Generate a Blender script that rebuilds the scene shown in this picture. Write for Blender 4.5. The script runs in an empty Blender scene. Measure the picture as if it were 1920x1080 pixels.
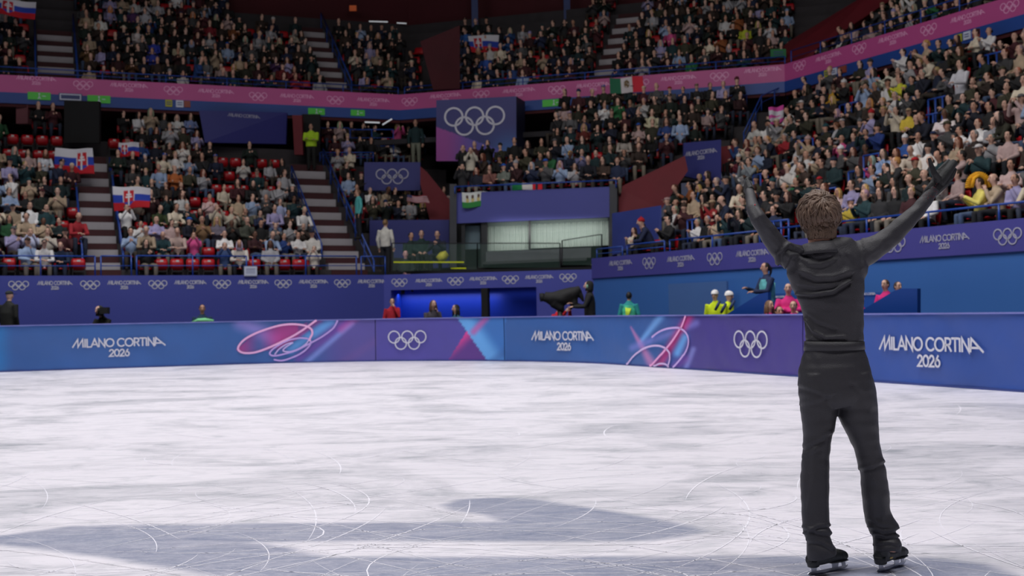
import bpy, bmesh, math, random
import numpy as np
from mathutils import Vector, Matrix, noise
random.seed(7); rng = np.random.default_rng(7)
sc = bpy.context.scene
col = sc.collection
PI = math.pi
# ------------------------------------------------------------ camera
F = 2300.0; HC = 1.346
PITCH = 0.01904; ROLL = 0.0170
CAM = Vector((0, 0, HC))
_f = Vector((0, math.cos(PITCH), math.sin(PITCH)))
_u0 = Vector((0, -math.sin(PITCH), math.cos(PITCH))); _r0 = Vector((1, 0, 0))
_r = _r0*math.cos(ROLL) - _u0*math.sin(ROLL)
_u = _u0*math.cos(ROLL) + _r0*math.sin(ROLL)
cd = bpy.data.cameras.new('camera'); cam = bpy.data.objects.new('camera', cd); col.objects.link(cam)
cd.sensor_width = 36; cd.lens = 36*F/1920; cd.clip_end = 300; cd.clip_start = 0.05
cam.matrix_world = Matrix(((_r.x, _u.x, -_f.x, 0), (_r.y, _u.y, -_f.y, 0), (_r.z, _u.z, -_f.z, HC), (0, 0, 0, 1)))
cd.dof.use_dof = True; cd.dof.focus_distance = 6.2; cd.dof.aperture_fstop = 4.2
sc.camera = cam
sc.view_settings.view_transform = 'Standard'; sc.view_settings.look = 'None'
sc.view_settings.gamma = 1; sc.view_settings.exposure = 0.0
sc.cycles.max_bounces = 5; sc.cycles.diffuse_bounces = 3; sc.cycles.glossy_bounces = 3
sc.cycles.transmission_bounces = 4; sc.cycles.transparent_max_bounces = 6
sc.cycles.use_denoising = True

def proj(p):
    d = Vector(p) - CAM; z = d.dot(_f)
    return 960 + F*d.dot(_r)/z, 540 - F*d.dot(_u)/z
def ray(x, y):
    return _f + _r*((x-960)/F) - _u*((y-540)/F)
def at(x, y, Y):
    d = ray(x, y); return CAM + d*(Y/d.y)
# ------------------------------------------------------------ world and lamps
w = bpy.data.worlds.new('arena_air'); sc.world = w; w.use_nodes = True
w.node_tree.nodes['Background'].inputs[0].default_value = (0.62, 0.66, 1.0, 1)
w.node_tree.nodes['Background'].inputs[1].default_value = 0.062
def area(name, loc, sx, sy, energy, colour, spread, target=None):
    l = bpy.data.lights.new(name, 'AREA'); l.shape = 'RECTANGLE'; l.size = sx; l.size_y = sy
    l.energy = energy; l.color = colour; l.spread = math.radians(spread)
    o = bpy.data.objects.new(name, l); col.objects.link(o); o.location = loc
    if target is not None:
        o.rotation_euler = (Vector(target)-Vector(loc)).to_track_quat('-Z', 'Y').to_euler()
    return o
for i, (lx, ly) in enumerate([(-13, 6), (-3, 4), (7, 3), (-15, 18), (-5, 17), (4, 16), (-17, 28), (-8, 30), (-1, 27)]):
    area('rink_floodlight', (lx, ly, 17.5), 5, 5, 640 if ly < 7 else 520, (1.0, 0.985, 0.985), 118)
# fill lights added to brighten the seating, not known fittings
area('stand_fill', (-12, 30, 17.5), 10, 3, 330, (1.0, 0.96, 0.92), 150, (-11, 44, 6))
area('stand_fill', (1, 32, 17.5), 10, 3, 230, (1.0, 0.96, 0.92), 150, (3, 44, 6))
area('stand_fill', (2, 20, 17.0), 3, 12, 830, (1.0, 0.965, 0.93), 150, (13, 30, 5))
# ------------------------------------------------------------ helpers
def lin(c):
    return tuple((v/255/12.92 if v/255 <= 0.04045 else ((v/255+0.055)/1.055)**2.4) for v in c[:3])
MATS = {}
def mat(name, rgb=(128, 128, 128), rough=0.6, metal=0.0, noise_scale=0, noise_amt=0.15, bump=0, bump_scale=40, spec=0.5, emit=0, alpha=1, trans=0, src='flat', stretch=None):
    if name in MATS: return MATS[name]
    m = bpy.data.materials.new(name); m.use_nodes = True; nt = m.node_tree; N = nt.nodes; Lk = nt.links
    b = N['Principled BSDF']
    b.inputs['Roughness'].default_value = rough; b.inputs['Metallic'].default_value = metal
    b.inputs['Specular IOR Level'].default_value = spec
    L = lin(rgb)
    if src == 'flat':
        c = N.new('ShaderNodeRGB'); c.outputs[0].default_value = (*L, 1); out = c.outputs[0]
    elif src == 'object':
        c = N.new('ShaderNodeObjectInfo'); out = c.outputs['Color']
    else:
        c = N.new('ShaderNodeAttribute'); c.attribute_name = src; out = c.outputs['Color']
    tc = N.new('ShaderNodeTexCoord'); vec = tc.outputs['Object']
    if stretch:
        mp = N.new('ShaderNodeMapping'); mp.inputs['Scale'].default_value = stretch
        Lk.new(vec, mp.inputs['Vector']); vec = mp.outputs['Vector']
    if noise_scale:
        n = N.new('ShaderNodeTexNoise'); n.inputs['Scale'].default_value = noise_scale; n.inputs['Detail'].default_value = 4
        Lk.new(vec, n.inputs['Vector'])
        mr = N.new('ShaderNodeMapRange'); mr.inputs[1].default_value = 0.25; mr.inputs[2].default_value = 0.75
        mr.inputs[3].default_value = 1-noise_amt; mr.inputs[4].default_value = 1+noise_amt
        Lk.new(n.outputs[0], mr.inputs[0])
        mx = N.new('ShaderNodeVectorMath'); mx.operation = 'SCALE'
        Lk.new(out, mx.inputs[0]); Lk.new(mr.outputs[0], mx.inputs['Scale']); out = mx.outputs[0]
    Lk.new(out, b.inputs['Base Color'])
    if emit:
        Lk.new(out, b.inputs['Emission Color']); b.inputs['Emission Strength'].default_value = emit
    if bump:
        n2 = N.new('ShaderNodeTexNoise'); n2.inputs['Scale'].default_value = bump_scale; n2.inputs['Detail'].default_value = 5
        Lk.new(vec, n2.inputs['Vector'])
        bp = N.new('ShaderNodeBump'); bp.inputs['Strength'].default_value = bump; bp.inputs['Distance'].default_value = 0.01
        Lk.new(n2.outputs[0], bp.inputs['Height']); Lk.new(bp.outputs[0], b.inputs['Normal'])
    b.inputs['Alpha'].default_value = alpha
    b.inputs['Transmission Weight'].default_value = trans
    MATS[name] = m; return m

def mesh(verts, faces, smooth=False):
    me = bpy.data.meshes.new('m'); me.from_pydata([tuple(v) for v in verts], [], faces)
    if smooth: me.polygons.foreach_set('use_smooth', [True]*len(me.polygons))
    me.update(); return me
def obj(name, me, m=None, parent=None, **kw):
    o = bpy.data.objects.new(name, me); col.objects.link(o)
    if me is not None and m is not None and len(me.materials) == 0: me.materials.append(m)
    if parent is not None:
        o.parent = parent; o.matrix_parent_inverse = parent.matrix_world.inverted() if kw.pop('keep', False) else Matrix()
    kw.pop('keep', None)
    for k, v in kw.items(): o[k] = v
    return o
def tag(o, label=None, cat=None, group=None, kind=None):
    if label: o['label'] = label
    if cat: o['category'] = cat
    if group: o['group'] = group
    if kind: o['kind'] = kind
    return o
def empty(name, loc, label, cat, group=None, rz=0):
    o = bpy.data.objects.new(name, None); col.objects.link(o); o.location = loc; o.rotation_euler = (0, 0, rz)
    o.empty_display_size = 0.1
    return tag(o, label, cat, group)
class MB:
    def __init__(s): s.v = []; s.f = []; s.c = []
    def add(s, v, f, c=None):
        n = len(s.v); s.v += [tuple(p) for p in v]; s.f += [tuple(i+n for i in q) for q in f]
        if c is not None: s.c += [c]*len(v)
        return s
    def box(s, x0, x1, y0, y1, z0, z1, M=None, c=None):
        v = [Vector((x, y, z)) for z in (z0, z1) for y in (y0, y1) for x in (x0, x1)]
        if M is not None: v = [M @ p for p in v]
        return s.add(v, [(0, 2, 3, 1), (4, 5, 7, 6), (0, 1, 5, 4), (2, 6, 7, 3), (0, 4, 6, 2), (1, 3, 7, 5)], c)
    def slab(s, a, b, up, thick, c=None):
        """box along segment a-b (Vectors, bottom front edge), height up, thickness vector thick"""
        a, b, t = Vector(a), Vector(b), Vector(thick); u = Vector((0, 0, up))
        v = [a, b, a+t, b+t, a+u, b+u, a+t+u, b+t+u]
        return s.add(v, [(0, 2, 3, 1), (4, 5, 7, 6), (0, 1, 5, 4), (2, 6, 7, 3), (0, 4, 6, 2), (1, 3, 7, 5)], c)
    def prism(s, pts, t, c=None):
        """planar polygon pts (3D) extruded by vector t"""
        n = len(pts); P = [Vector(p) for p in pts]; Q = [p+Vector(t) for p in P]
        return s.add(P+Q, [tuple(range(n))[::-1], tuple(range(n, 2*n))] + [(i, (i+1) % n, n+(i+1) % n, n+i) for i in range(n)], c)
    def tube(s, pts, rad, seg=8, up=None, cap=True, c=None):
        v, f = tube(pts, rad, seg, up, cap); return s.add(v, f, c)
    def ell(s, cen, r, seg=10, rings=7, M=None, c=None):
        v = []; f = []; cen = Vector(cen)
        for i in range(rings+1):
            ph = PI*i/rings
            for j in range(seg):
                th = 2*PI*j/seg
                p = Vector((r[0]*math.sin(ph)*math.cos(th), r[1]*math.sin(ph)*math.sin(th), r[2]*math.cos(ph)))
                if M is not None: p = M @ p
                v.append(p+cen)
        for i in range(rings):
            for j in range(seg):
                f.append((i*seg+j, (i+1)*seg+j, (i+1)*seg+(j+1) % seg, i*seg+(j+1) % seg))
        return s.add(v, f, c)
    def me(s, smooth=False, attr=None):
        m = mesh(s.v, s.f, smooth)
        if attr and s.c: setcol(m, attr, s.c)
        return m
def setcol(me, name, cols):
    a = me.color_attributes.new(name, 'FLOAT_COLOR', 'POINT')
    arr = np.ones((len(me.vertices), 4), dtype=np.float32); arr[:, :3] = np.array(cols, dtype=np.float32)[:, :3]
    a.data.foreach_set('color', arr.ravel())
def tube(pts, rad, seg=8, up=None, cap=True):
    P = [Vector(p) for p in pts]; n = len(P); v = []; f = []
    T = []
    for i in range(n):
        a = P[max(0, i-1)]; b = P[min(n-1, i+1)]; d = b-a
        T.append(d.normalized() if d.length > 1e-9 else Vector((0, 0, 1)))
    ref = Vector(up) if up is not None else (Vector((0, 1, 0)) if abs(T[0].y) < 0.9 else Vector((1, 0, 0)))
    for i in range(n):
        side = T[i].cross(ref)
        if side.length < 1e-4: side = T[i].cross(Vector((1, 0.1, 0)))
        side.normalize(); nn = side.cross(T[i]).normalized(); ref = nn if up is None else ref
        r = rad[i] if not np.isscalar(rad) else rad
        rx, ry = (r, r) if np.isscalar(r) else r
        for j in range(seg):
            a = 2*PI*j/seg
            v.append(P[i] + side*(rx*math.cos(a)) + nn*(ry*math.sin(a)))
    for i in range(n-1):
        for j in range(seg):
            f.append((i*seg+j, i*seg+(j+1) % seg, (i+1)*seg+(j+1) % seg, (i+1)*seg+j))
    if cap:
        f.append(tuple(range(seg))[::-1]); f.append(tuple(range((n-1)*seg, n*seg)))
    return v, f
def remesh(me, vox, smooth=4, fac=0.5):
    o = bpy.data.objects.new('tmp', me); col.objects.link(o)
    m = o.modifiers.new('r', 'REMESH'); m.mode = 'VOXEL'; m.voxel_size = vox; m.use_smooth_shade = True
    if smooth:
        s = o.modifiers.new('s', 'SMOOTH'); s.iterations = smooth; s.factor = fac
    dg = bpy.context.evaluated_depsgraph_get(); dg.update()
    r = bpy.data.meshes.new_from_object(o.evaluated_get(dg), depsgraph=dg)
    bpy.data.objects.remove(o); return r
# ------------------------------------------------------------ strokes: letters and emblems
def circ(cx, cy, rx, ry, a0=0, a1=360, n=22):
    return [(cx+rx*math.cos(math.radians(a0+(a1-a0)*i/n)), cy+ry*math.sin(math.radians(a0+(a1-a0)*i/n))) for i in range(n+1)]
GL = {
 'M': (1.42, [[(0, 0), (.62, 1), (.66, .02), (1.22, 1), (1.28, 0)]]),
 'I': (.3, [[(.1, 0), (.1, 1)]]), 'L': (.56, [[(.05, 1), (.05, 0), (.5, 0)]]),
 'A': (.92, [[(0, 0), (.42, 1), (.84, 0)], [(.16, .3), (.68, .3)]]),
 'N': (.9, [[(.05, 0), (.05, 1), (.75, 0), (.75, 1)]]),
 'O': (1.12, [circ(.5, .5, .48, .5)]), 'C': (.98, [circ(.5, .5, .48, .5, 45, 315)]),
 'R': (.74, [[(.05, 0), (.05, 1), (.35, 1), (.56, .92), (.6, .74), (.54, .56), (.35, .48), (.05, .48)], [(.32, .48), (.64, 0)]]),
 'T': (.74, [[(0, 1), (.7, 1)], [(.35, 1), (.35, 0)]]),
 'a': (1.35, [[(0, 0), (.12, 1), (1.3, 0)], [(.05, .3), (.85, .3)]]), ' ': (.32, []),
 '2': (.72, [circ(.3, .7, .27, .3, 170, -20, 10)+[(.02, 0), (.62, 0)]]),
 '0': (.82, [circ(.36, .5, .33, .5)]), '6': (.74, [circ(.33, .32, .28, .32), [(.08, .45), (.42, 1)]]),
}
def text_strokes(t):
    x = 0; out = []
    for ch in t:
        wd, st = GL[ch]
        for s in st: out.append([(x+px, py) for px, py in s])
        x += wd
    return out, x-.1
def stroke_mesh(mb, strokes, fn, wgt, c=None):
    """ribbons of width wgt around 2D polylines, mapped by fn(u, v, d)"""
    for s in strokes:
        n = len(s); L = []; closed = math.dist(s[0], s[-1]) < 1e-6
        for i in range(n):
            if closed: a = s[i-1 if i else n-2]; b = s[(i+1) if i < n-1 else 1]
            else: a = s[max(0, i-1)]; b = s[min(n-1, i+1)]
            d1 = (s[i][0]-a[0], s[i][1]-a[1]); d2 = (b[0]-s[i][0], b[1]-s[i][1])
            def nm(d):
                l = math.hypot(*d); return (d[0]/l, d[1]/l) if l > 1e-9 else None
            e1, e2 = nm(d1), nm(d2); e1 = e1 or e2; e2 = e2 or e1
            t = nm((e1[0]+e2[0], e1[1]+e2[1])) or e1
            nx, ny = -t[1], t[0]; k = max(0.35, nx*-e1[1]+ny*e1[0])
            h = wgt/2/k
            x, y = s[i]
            if not closed and i == 0: x -= e2[0]*wgt*.3; y -= e2[1]*wgt*.3
            if not closed and i == n-1: x += e1[0]*wgt*.3; y += e1[1]*wgt*.3
            L.append(((x+nx*h, y+ny*h), (x-nx*h, y-ny*h)))
        v = []; f = []
        for a, b in L: v += [fn(*a, 0), fn(*b, 0), fn(*a, 1), fn(*b, 1)]
        for i in range(n-1):
            p, q = 4*i, 4*i+4
            f += [(p+2, p+3, q+3, q+2), (p, q, q+1, p+1), (p, p+2, q+2, q), (p+1, q+1, q+3, p+3)]
        f += [(0, 1, 3, 2), (4*n-4, 4*n-2, 4*n-1, 4*n-3)]
        mb.add(v, f, c)
def rings_strokes():
    return [circ(cx, cy, .5-.035, .5-.035, 0, 360, 28) for cx, cy in ((.5, 1.0), (1.6, 1.0), (2.7, 1.0), (1.05, .5), (2.15, .5))]  # width 3.2 height 1.5
def put_rings(P, s, z, W, m, parent, off=.006, th=.004, wg=.1):
    mb = MB(); k = W/3.2
    stroke_mesh(mb, rings_strokes(), lambda u, v, d: P(s+(u-1.6)*k, z+(v-.75)*k, off+th*d), wg)
    return obj('rings_emblem', mb.me(), m, parent)
def put_words(P, s, z, W, m, parent, off=.006, th=.004, gap=.42, hscale=1.0, one_line=False):
    """two line wordmark centred on s, z at its middle height"""
    mb = MB(); a, wa = text_strokes('MILANO CORTINa'); b, wb = text_strokes('2026')
    k = W/wa; kv = k*hscale
    H = 1+gap+.86
    if one_line: H = 1
    stroke_mesh(mb, a, lambda u, v, d: P(s+(u-wa/2)*k, z+(H/2-1+v)*kv, off+th*d), .17)
    if not one_line:
        stroke_mesh(mb, b, lambda u, v, d: P(s+(u-wb/2)*k*.86, z+(H/2-1-gap+(v-1)*.86)*kv, off+th*d), .19)
    return obj('lettering', mb.me(), m, parent)
class Plane:
    """vertical wall plane from ground point p along unit dir e (to the picture's right); n faces away from the rink"""
    def __init__(s, p, e, z=0):
        s.p = Vector((p[0], p[1], 0)); s.e = Vector((e[0], e[1], 0)).normalized(); s.n = Vector((-s.e.y, s.e.x, 0))
    def P(s, u, z, off=0): return s.p + s.e*u - s.n*off + Vector((0, 0, z))
    def hit(s, x, y, off=0):
        d = ray(x, y); q = s.p - s.n*off
        t = (q-CAM).dot(s.n)/d.dot(s.n); h = CAM+d*t
        return (h-s.p).dot(s.e), h.z
    def off(s, o): return Plane(s.p+s.n*o, s.e)
# materials
M_white_print = mat('white_print', (212, 212, 222), .6)
M_grey_print = mat('silver_print', (176, 176, 196), .6)
M_blue_metal = mat('blue_painted_metal', (34, 72, 158), .4, noise_scale=8, noise_amt=.06)
M_dark_metal = mat('dark_metal', (34, 35, 38), .5, noise_scale=8)
M_concrete = mat('terrace_concrete', (58, 54, 58), .85, noise_scale=1.5, noise_amt=.15, bump=.2)
M_dark_red = mat('dark_red_paint', (104, 18, 32), .7, noise_scale=1, noise_amt=.12)
M_step_red = mat('stair_red', (62, 24, 30), .8, noise_scale=2)
M_step_grey = mat('stair_grey', (168, 164, 170), .8, noise_scale=2, noise_amt=.08)
M_black = mat('matt_black', (16, 16, 19), .8, noise_scale=3)
M_navy = mat('navy_cladding', (50, 54, 122), .6, noise_scale=.7, noise_amt=.05)
# ------------------------------------------------------------ rink outline
TH = math.radians(23.92); A_ = Vector((math.cos(TH), math.sin(TH), 0)); NI = Vector((A_.y, -A_.x, 0))
RC = 8.235; CORN = Vector((-0.668, 37.334, 0)); TL = CORN - A_*RC; CEN = TL + NI*RC; TR = CEN + A_*RC
ARC = RC*PI/2
def bpath(s, off=0):
    """point on the boards, s=0 where the far corner begins, off>0 towards the ice; also outward normal"""
    if s < -13.5:
        c2 = TL - A_*13.5 + NI*RC; ph = min((-13.5-s)/RC, PI/2)
        out = -NI*math.cos(ph) - A_*math.sin(ph); p = c2 + out*RC
        if -13.5-s > ARC: p += NI*((-13.5-s)-ARC); 
    elif s < 0: p = TL + A_*s; out = -NI
    elif s < ARC:
        ph = s/RC; out = -NI*math.cos(ph) + A_*math.sin(ph); p = CEN + out*RC
    else: p = TR + NI*(s-ARC); out = A_
    return p - out*off, out
def BP(s, z, off=0):
    p, _ = bpath(s, off); return Vector((p.x, p.y, z))
_S = np.linspace(-24, ARC+24, 1400)
def _tab(z):
    return np.array([proj(BP(s, z))[0] for s in _S if BP(s, z).y > 2]), np.array([s for s in _S if BP(s, z).y > 2])
_TAB = {z: _tab(z) for z in (0.0, 0.6, 1.2)}
def bhit(x, y):
    z = .6
    for _ in range(4):
        key = 0.0 if z < .3 else (.6 if z < .9 else 1.2)
        xs, ss = _TAB[key]; s = float(np.interp(x, xs, ss))
        p0 = proj(BP(s, 0)); p1 = proj(BP(s, 1.2)); z = 1.2*(p0[1]-y)/(p0[1]-p1[1])
    return s, z
# ------------------------------------------------------------ ice
def ice_material():
    m = bpy.data.materials.new('ice'); m.use_nodes = True; nt = m.node_tree; N = nt.nodes; L = nt.links
    b = N['Principled BSDF']; tc = N.new('ShaderNodeTexCoord')
    def noise_(scale, detail, stretch=(1, 1, 1), rot=0, rough=.6, dist=0):
        mp = N.new('ShaderNodeMapping'); mp.inputs['Scale'].default_value = stretch; mp.inputs['Rotation'].default_value = (0, 0, rot)
        n = N.new('ShaderNodeTexNoise'); n.inputs['Scale'].default_value = scale; n.inputs['Detail'].default_value = detail
        n.inputs['Roughness'].default_value = rough; n.inputs['Distortion'].default_value = dist
        L.new(tc.outputs['Object'], mp.inputs['Vector']); L.new(mp.outputs[0], n.inputs['Vector']); return n.outputs[0]
    def ramp(v, a, bb, lo=0., hi=1.):
        r = N.new('ShaderNodeMapRange'); r.inputs[1].default_value = a; r.inputs[2].default_value = bb
        r.inputs[3].default_value = lo; r.inputs[4].default_value = hi; L.new(v, r.inputs[0]); return r.outputs[0]
    def math_(op, a, bb):
        q = N.new('ShaderNodeMath'); q.operation = op
        for i, v in enumerate((a, bb)):
            if isinstance(v, (int, float)): q.inputs[i].default_value = v
            else: L.new(v, q.inputs[i])
        return q.outputs[0]
    def mix(f, c1, c2):
        x = N.new('ShaderNodeMix'); x.data_type = 'RGBA'
        for i, v in ((6, c1), (7, c2)):
            if isinstance(v, tuple): x.inputs[i].default_value = (*lin(v), 1)
            else: L.new(v, x.inputs[i])
        L.new(f, x.inputs[0]); return x.outputs[2]
    big = ramp(noise_(.5, 6, (1, 1.4, 1), .2, .65, .8), .46, .68)
    mid = ramp(noise_(1.6, 6, (1, 2.2, 1), -.25, .7, 1.2), .47, .70)
    streak = ramp(noise_(2.4, 5, (1, 7, 1), .12, .7), .45, .72)
    v = math_('ADD', math_('MULTIPLY', big, .55), math_('MULTIPLY', mid, .5))
    v = math_('ADD', v, math_('MULTIPLY', streak, .28))
    c = mix(ramp(v, .06, .92), (236, 232, 241), (158, 161, 170))
    # fine scratches left by blades
    for sc_, st, ro in ((3, (1, 26, 1), .5), (4, (1, 22, 1), -.9), (3.5, (1, 30, 1), 1.9)):
        f = ramp(noise_(sc_, 2, st, ro, .5, .35), .66, .74, 0, .45)
        c = mix(f, c, (246, 244, 250))
    at_ = N.new('ShaderNodeAttribute'); at_.attribute_name = 'mark'
    mk = math_('MULTIPLY', at_.outputs['Fac'], ramp(noise_(1.9, 12, (1, 2.6, 1), .1, .86, 1.1), .38, .66, 1.0, .46))
    c = mix(mk, c, (128, 135, 160))
    # frost scrapes over the painted shape
    f = math_('MULTIPLY', ramp(noise_(30, 4, (1, 3.5, 1), .15, .7), .56, .70, 0, .55), at_.outputs['Fac']); c = mix(f, c, (232, 230, 240))
    L.new(c, b.inputs['Base Color'])
    L.new(ramp(mid, 0, 1, .36, .5), b.inputs['Roughness']); b.inputs['Specular IOR Level'].default_value = .35
    bp = N.new('ShaderNodeBump'); bp.inputs['Strength'].default_value = .18; bp.inputs['Distance'].default_value = .004
    L.new(noise_(30, 6, (1, 1.6, 1)), bp.inputs['Height']); L.new(bp.outputs[0], b.inputs['Normal'])
    return m
M_ice = ice_material()
LBACK = 60 - 2*RC
ring = [BP(s, 0, .03) for s in np.linspace(-13.5-ARC-LBACK, ARC+LBACK, 260)]
for k in range(1, 14):   # the near end, behind the camera
    pass
ice = obj('floor', mesh(ring, [tuple(range(len(ring)))[::-1]]), M_ice); tag(ice, 'white scratched ice of the rink', None, None, 'structure')
if ice.data.polygons[0].normal.z < 0: ice.data.flip_normals()
# painted shape under the ice
PM = [(-40, 1010), (50, 998), (130, 987), (250, 984), (560, 981), (945, 979), (905, 965), (850, 957), (829, 948), (860, 937), (930, 932), (1000, 936), (1070, 947), (1150, 960), (1230, 973), (1290, 985), (1322, 996), (1290, 1005), (1225, 1014), (1100, 1016), (700, 1015), (474, 1017), (547, 1028), (583, 1038), (620, 1045), (1000, 1044), (1480, 1043), (1740, 1046), (1850, 1058), (1915, 1082), (1950, 1140), (520, 1140), (420, 1086), (360, 1072), (280, 1060), (190, 1045), (100, 1033), (0, 1023), (-40, 1021)]
def ground(x, y):
    d = ray(x, y); t = -CAM.z/d.z; return CAM+d*t
PG = np.array([ground(*p).to_2d() for p in PM])
gx = np.arange(-4.6, 5.0, .03); gy = np.arange(4.9, 8.9, .02)
X, Y = np.meshgrid(gx, gy)
def poly_dist(X, Y, P):
    ins = np.zeros(X.shape, bool); D = np.full(X.shape, 9.)
    for i in range(len(P)):
        x1, y1 = P[i-1]; x2, y2 = P[i]
        c = ((y1 > Y) != (y2 > Y)) & (X < (x2-x1)*(Y-y1)/(y2-y1+1e-12)+x1); ins ^= c
        t = np.clip(((X-x1)*(x2-x1)+(Y-y1)*(y2-y1))/((x2-x1)**2+(y2-y1)**2+1e-12), 0, 1)
        D = np.minimum(D, np.hypot(X-x1-t*(x2-x1), Y-y1-t*(y2-y1)))
    return np.where(ins, -D, D)
D = poly_dist(X, Y, PG); mk = np.clip(.5-D/.10, 0, 1)
keep = D < .12
idx = -np.ones(X.shape, int); idx[keep] = np.arange(keep.sum())
V = np.c_[X[keep], Y[keep], np.full(keep.sum(), .0012)]
q = keep[:-1, :-1] & keep[:-1, 1:] & keep[1:, 1:] & keep[1:, :-1]
Fq = np.stack([idx[:-1, :-1][q], idx[:-1, 1:][q], idx[1:, 1:][q], idx[1:, :-1][q]], 1)
me = mesh(V, Fq.tolist()); mv = mk[keep]; setcol(me, 'mark', np.stack([mv, mv, mv], 1))
obj('painted_swoosh', me, M_ice, ice, label='grey blue painted swoosh under the ice')
# skate tracks: thin curved ribbons
mb = MB(); rt = random.Random(3)
for i in range(420):
    cy = 5.4 + 17*rt.random()**1.8 if i < 330 else rt.uniform(5.6, 7.9); cx = rt.uniform(-.45, .45)*cy*1.05
    R = rt.uniform(.5, 9); a0 = rt.uniform(0, 2*PI); sw = rt.uniform(.6, 3.5)/max(R, .8); wd = rt.choice([.003, .0036, .0045, .006])*(1+cy/14)
    sq = rt.uniform(.7, 1)
    v = []; f = []; n = 18
    for j in range(n+1):
        a = a0+sw*j/n; k = wd*math.sin(PI*j/n)**.5
        for r in (R-k/2, R+k/2): v.append((cx+(r-R*.0)*math.cos(a)-R*math.cos(a0), cy+sq*(r*math.sin(a)-R*math.sin(a0)), .0024))
    for j in range(n): f.append((2*j, 2*j+1, 2*j+3, 2*j+2))
    if min(p[1] for p in v) > 4 and max(p[1] for p in v) < 28 and max(p[0] for p in v) < 6.5: mb.add(v, f)
tr = obj('skate_tracks', mb.me(), mat('ice_scratch', (238, 236, 246), .7), ice); tr['kind'] = 'stuff'
# ------------------------------------------------------------ rink boards
def smooth_(x): x = min(1, max(0, x)); return x*x*(3-2*x)
def seg_d(px, py, a, b):
    ax, ay = a; bx, by = b; t = ((px-ax)*(bx-ax)+(py-ay)*(by-ay))/((bx-ax)**2+(by-ay)**2)
    t = min(1, max(0, t)); return math.hypot(px-ax-t*(bx-ax), py-ay-t*(by-ay)), t
def inpoly(px, py, P):
    c = False
    for i in range(len(P)):
        x1, y1 = P[i-1]; x2, y2 = P[i]
        if (y1 > py) != (y2 > py) and px < (x2-x1)*(py-y1)/(y2-y1)+x1: c = not c
    return c
def mixc(a, b, t): return tuple(a[i]*(1-t)+b[i]*t for i in range(3))
BLUE = (58, 98, 164); BLUE2 = (54, 84, 160); VIO = (84, 78, 160); VIO2 = (72, 62, 138); SKY = (104, 170, 236); MAG = (190, 60, 140); LAV = (160, 140, 220); TEAL = (46, 122, 190)
def print_col(px, py):
    top = 598; c = BLUE
    if px < 30: c = mixc(TEAL, BLUE, smooth_((px+10)/40))
    if 380 < px < 706:
        c = mixc(BLUE, (92, 84, 158), smooth_((px-560)/90))
        # pale wash, magenta inside the loop, sky streak, violet bands
        d, _ = seg_d(px, py, (452, 604), (530, 640)); c = mixc(c, LAV, .75*smooth_(1-d/26)) if px < 540 else c
        e = ((px-515)*.94-(py-636)*-.34)/68; g = ((px-515)*.34+(py-636)*.94)/22
        r = e*e+g*g
        if inpoly(px, py, [(443, 655), (470, 630), (520, 610), (575, 606), (583, 615), (560, 636), (520, 652), (480, 662), (452, 662)]):
            c = mixc(c, MAG, .85*smooth_(.25+abs((px-486)/60)) if px < 560 else .5)
        d, _ = seg_d(px, py, (622, 602), (545, 655)); c = mixc(c, SKY, .8*smooth_(1-d/17))
        d, _ = seg_d(px, py, (600, 600), (520, 652)); c = mixc(c, (176, 64, 150), .6*smooth_(1-d/9))
        d, _ = seg_d(px, py, (650, 604), (560, 672)); c = mixc(c, (118, 76, 170), .8*smooth_(1-d/15))
        d, _ = seg_d(px, py, (660, 606), (572, 682)); c = mixc(c, (132, 150, 224), .8*smooth_(1-d/9))
        d, _ = seg_d(px, py, (640, 682), (704, 640)); c = mixc(c, (112, 88, 160), .5*smooth_(1-d/14))
        d, _ = seg_d(px, py, (640, 618), (668, 596)); c = mixc(c, (190, 80, 160), .5*smooth_(1-d/12))
    elif 706 <= px < 948:
        c = VIO
        edge = 858+(py-597)*.70
        if px > edge:
            c = mixc(SKY, (62, 116, 190), smooth_((px-edge-14)/34))
            d, _ = seg_d(px, py, (912, 596), (888, 622)); c = mixc(c, (196, 96, 170), .8*smooth_(1-d/11))
            d, _ = seg_d(px, py, (922, 680), (948, 660)); c = mixc(c, BLUE, .5*smooth_(1-d/14))
        else:
            t = (py-622)/(677-622); l = 874-(py-622)*.62; 
            if t > 0 and px > l: c = mixc((214, 70, 150), (96, 60, 140), smooth_(.25*(px-l)/9+t*.7))
    elif 948 <= px < 1340:
        c = BLUE if px < 1180 else mixc(BLUE, VIO2, smooth_((px-1230)/80))
        if px > 1150:
            d, t = seg_d(px, py, (1240, 592), (1200, 642)); c = mixc(c, (120, 176, 240), .85*smooth_(1-d/(13-6*t)))
            d, t = seg_d(px, py, (1182, 612), (1226, 690)); c = mixc(c, (206, 130, 190), .85*smooth_(1-d/(2+16*t)))
            d, t = seg_d(px, py, (1186, 652), (1305, 606)); c = mixc(c, (140, 140, 224), .6*smooth_(1-d/12))
            d, t = seg_d(px, py, (1292, 594), (1236, 684)); c = mixc(c, (200, 60, 132), .85*smooth_(1-d/15))
            d, t = seg_d(px, py, (1284, 632), (1270, 662)); c = mixc(c, SKY, .95*smooth_(1-d/13))
            d, t = seg_d(px, py, (1286, 690), (1300, 655)); c = mixc(c, (140, 150, 220), .7*smooth_(1-d/9))
            d, t = seg_d(px, py, (1262, 690), (1285, 672)); c = mixc(c, (130, 80, 170), .7*smooth_(1-d/13))
    elif 1340 <= px < 1545: c = VIO2
    elif px < 700: pass
    else: c = BLUE2
    return c
BAN = [(-60, -1.0, None), (0, 0, None)]
seams_px = [(-900, 'far'), (705, 'mid'), (948, 'mid2'), (1512, 'r1'), (2500, 'end')]
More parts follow.
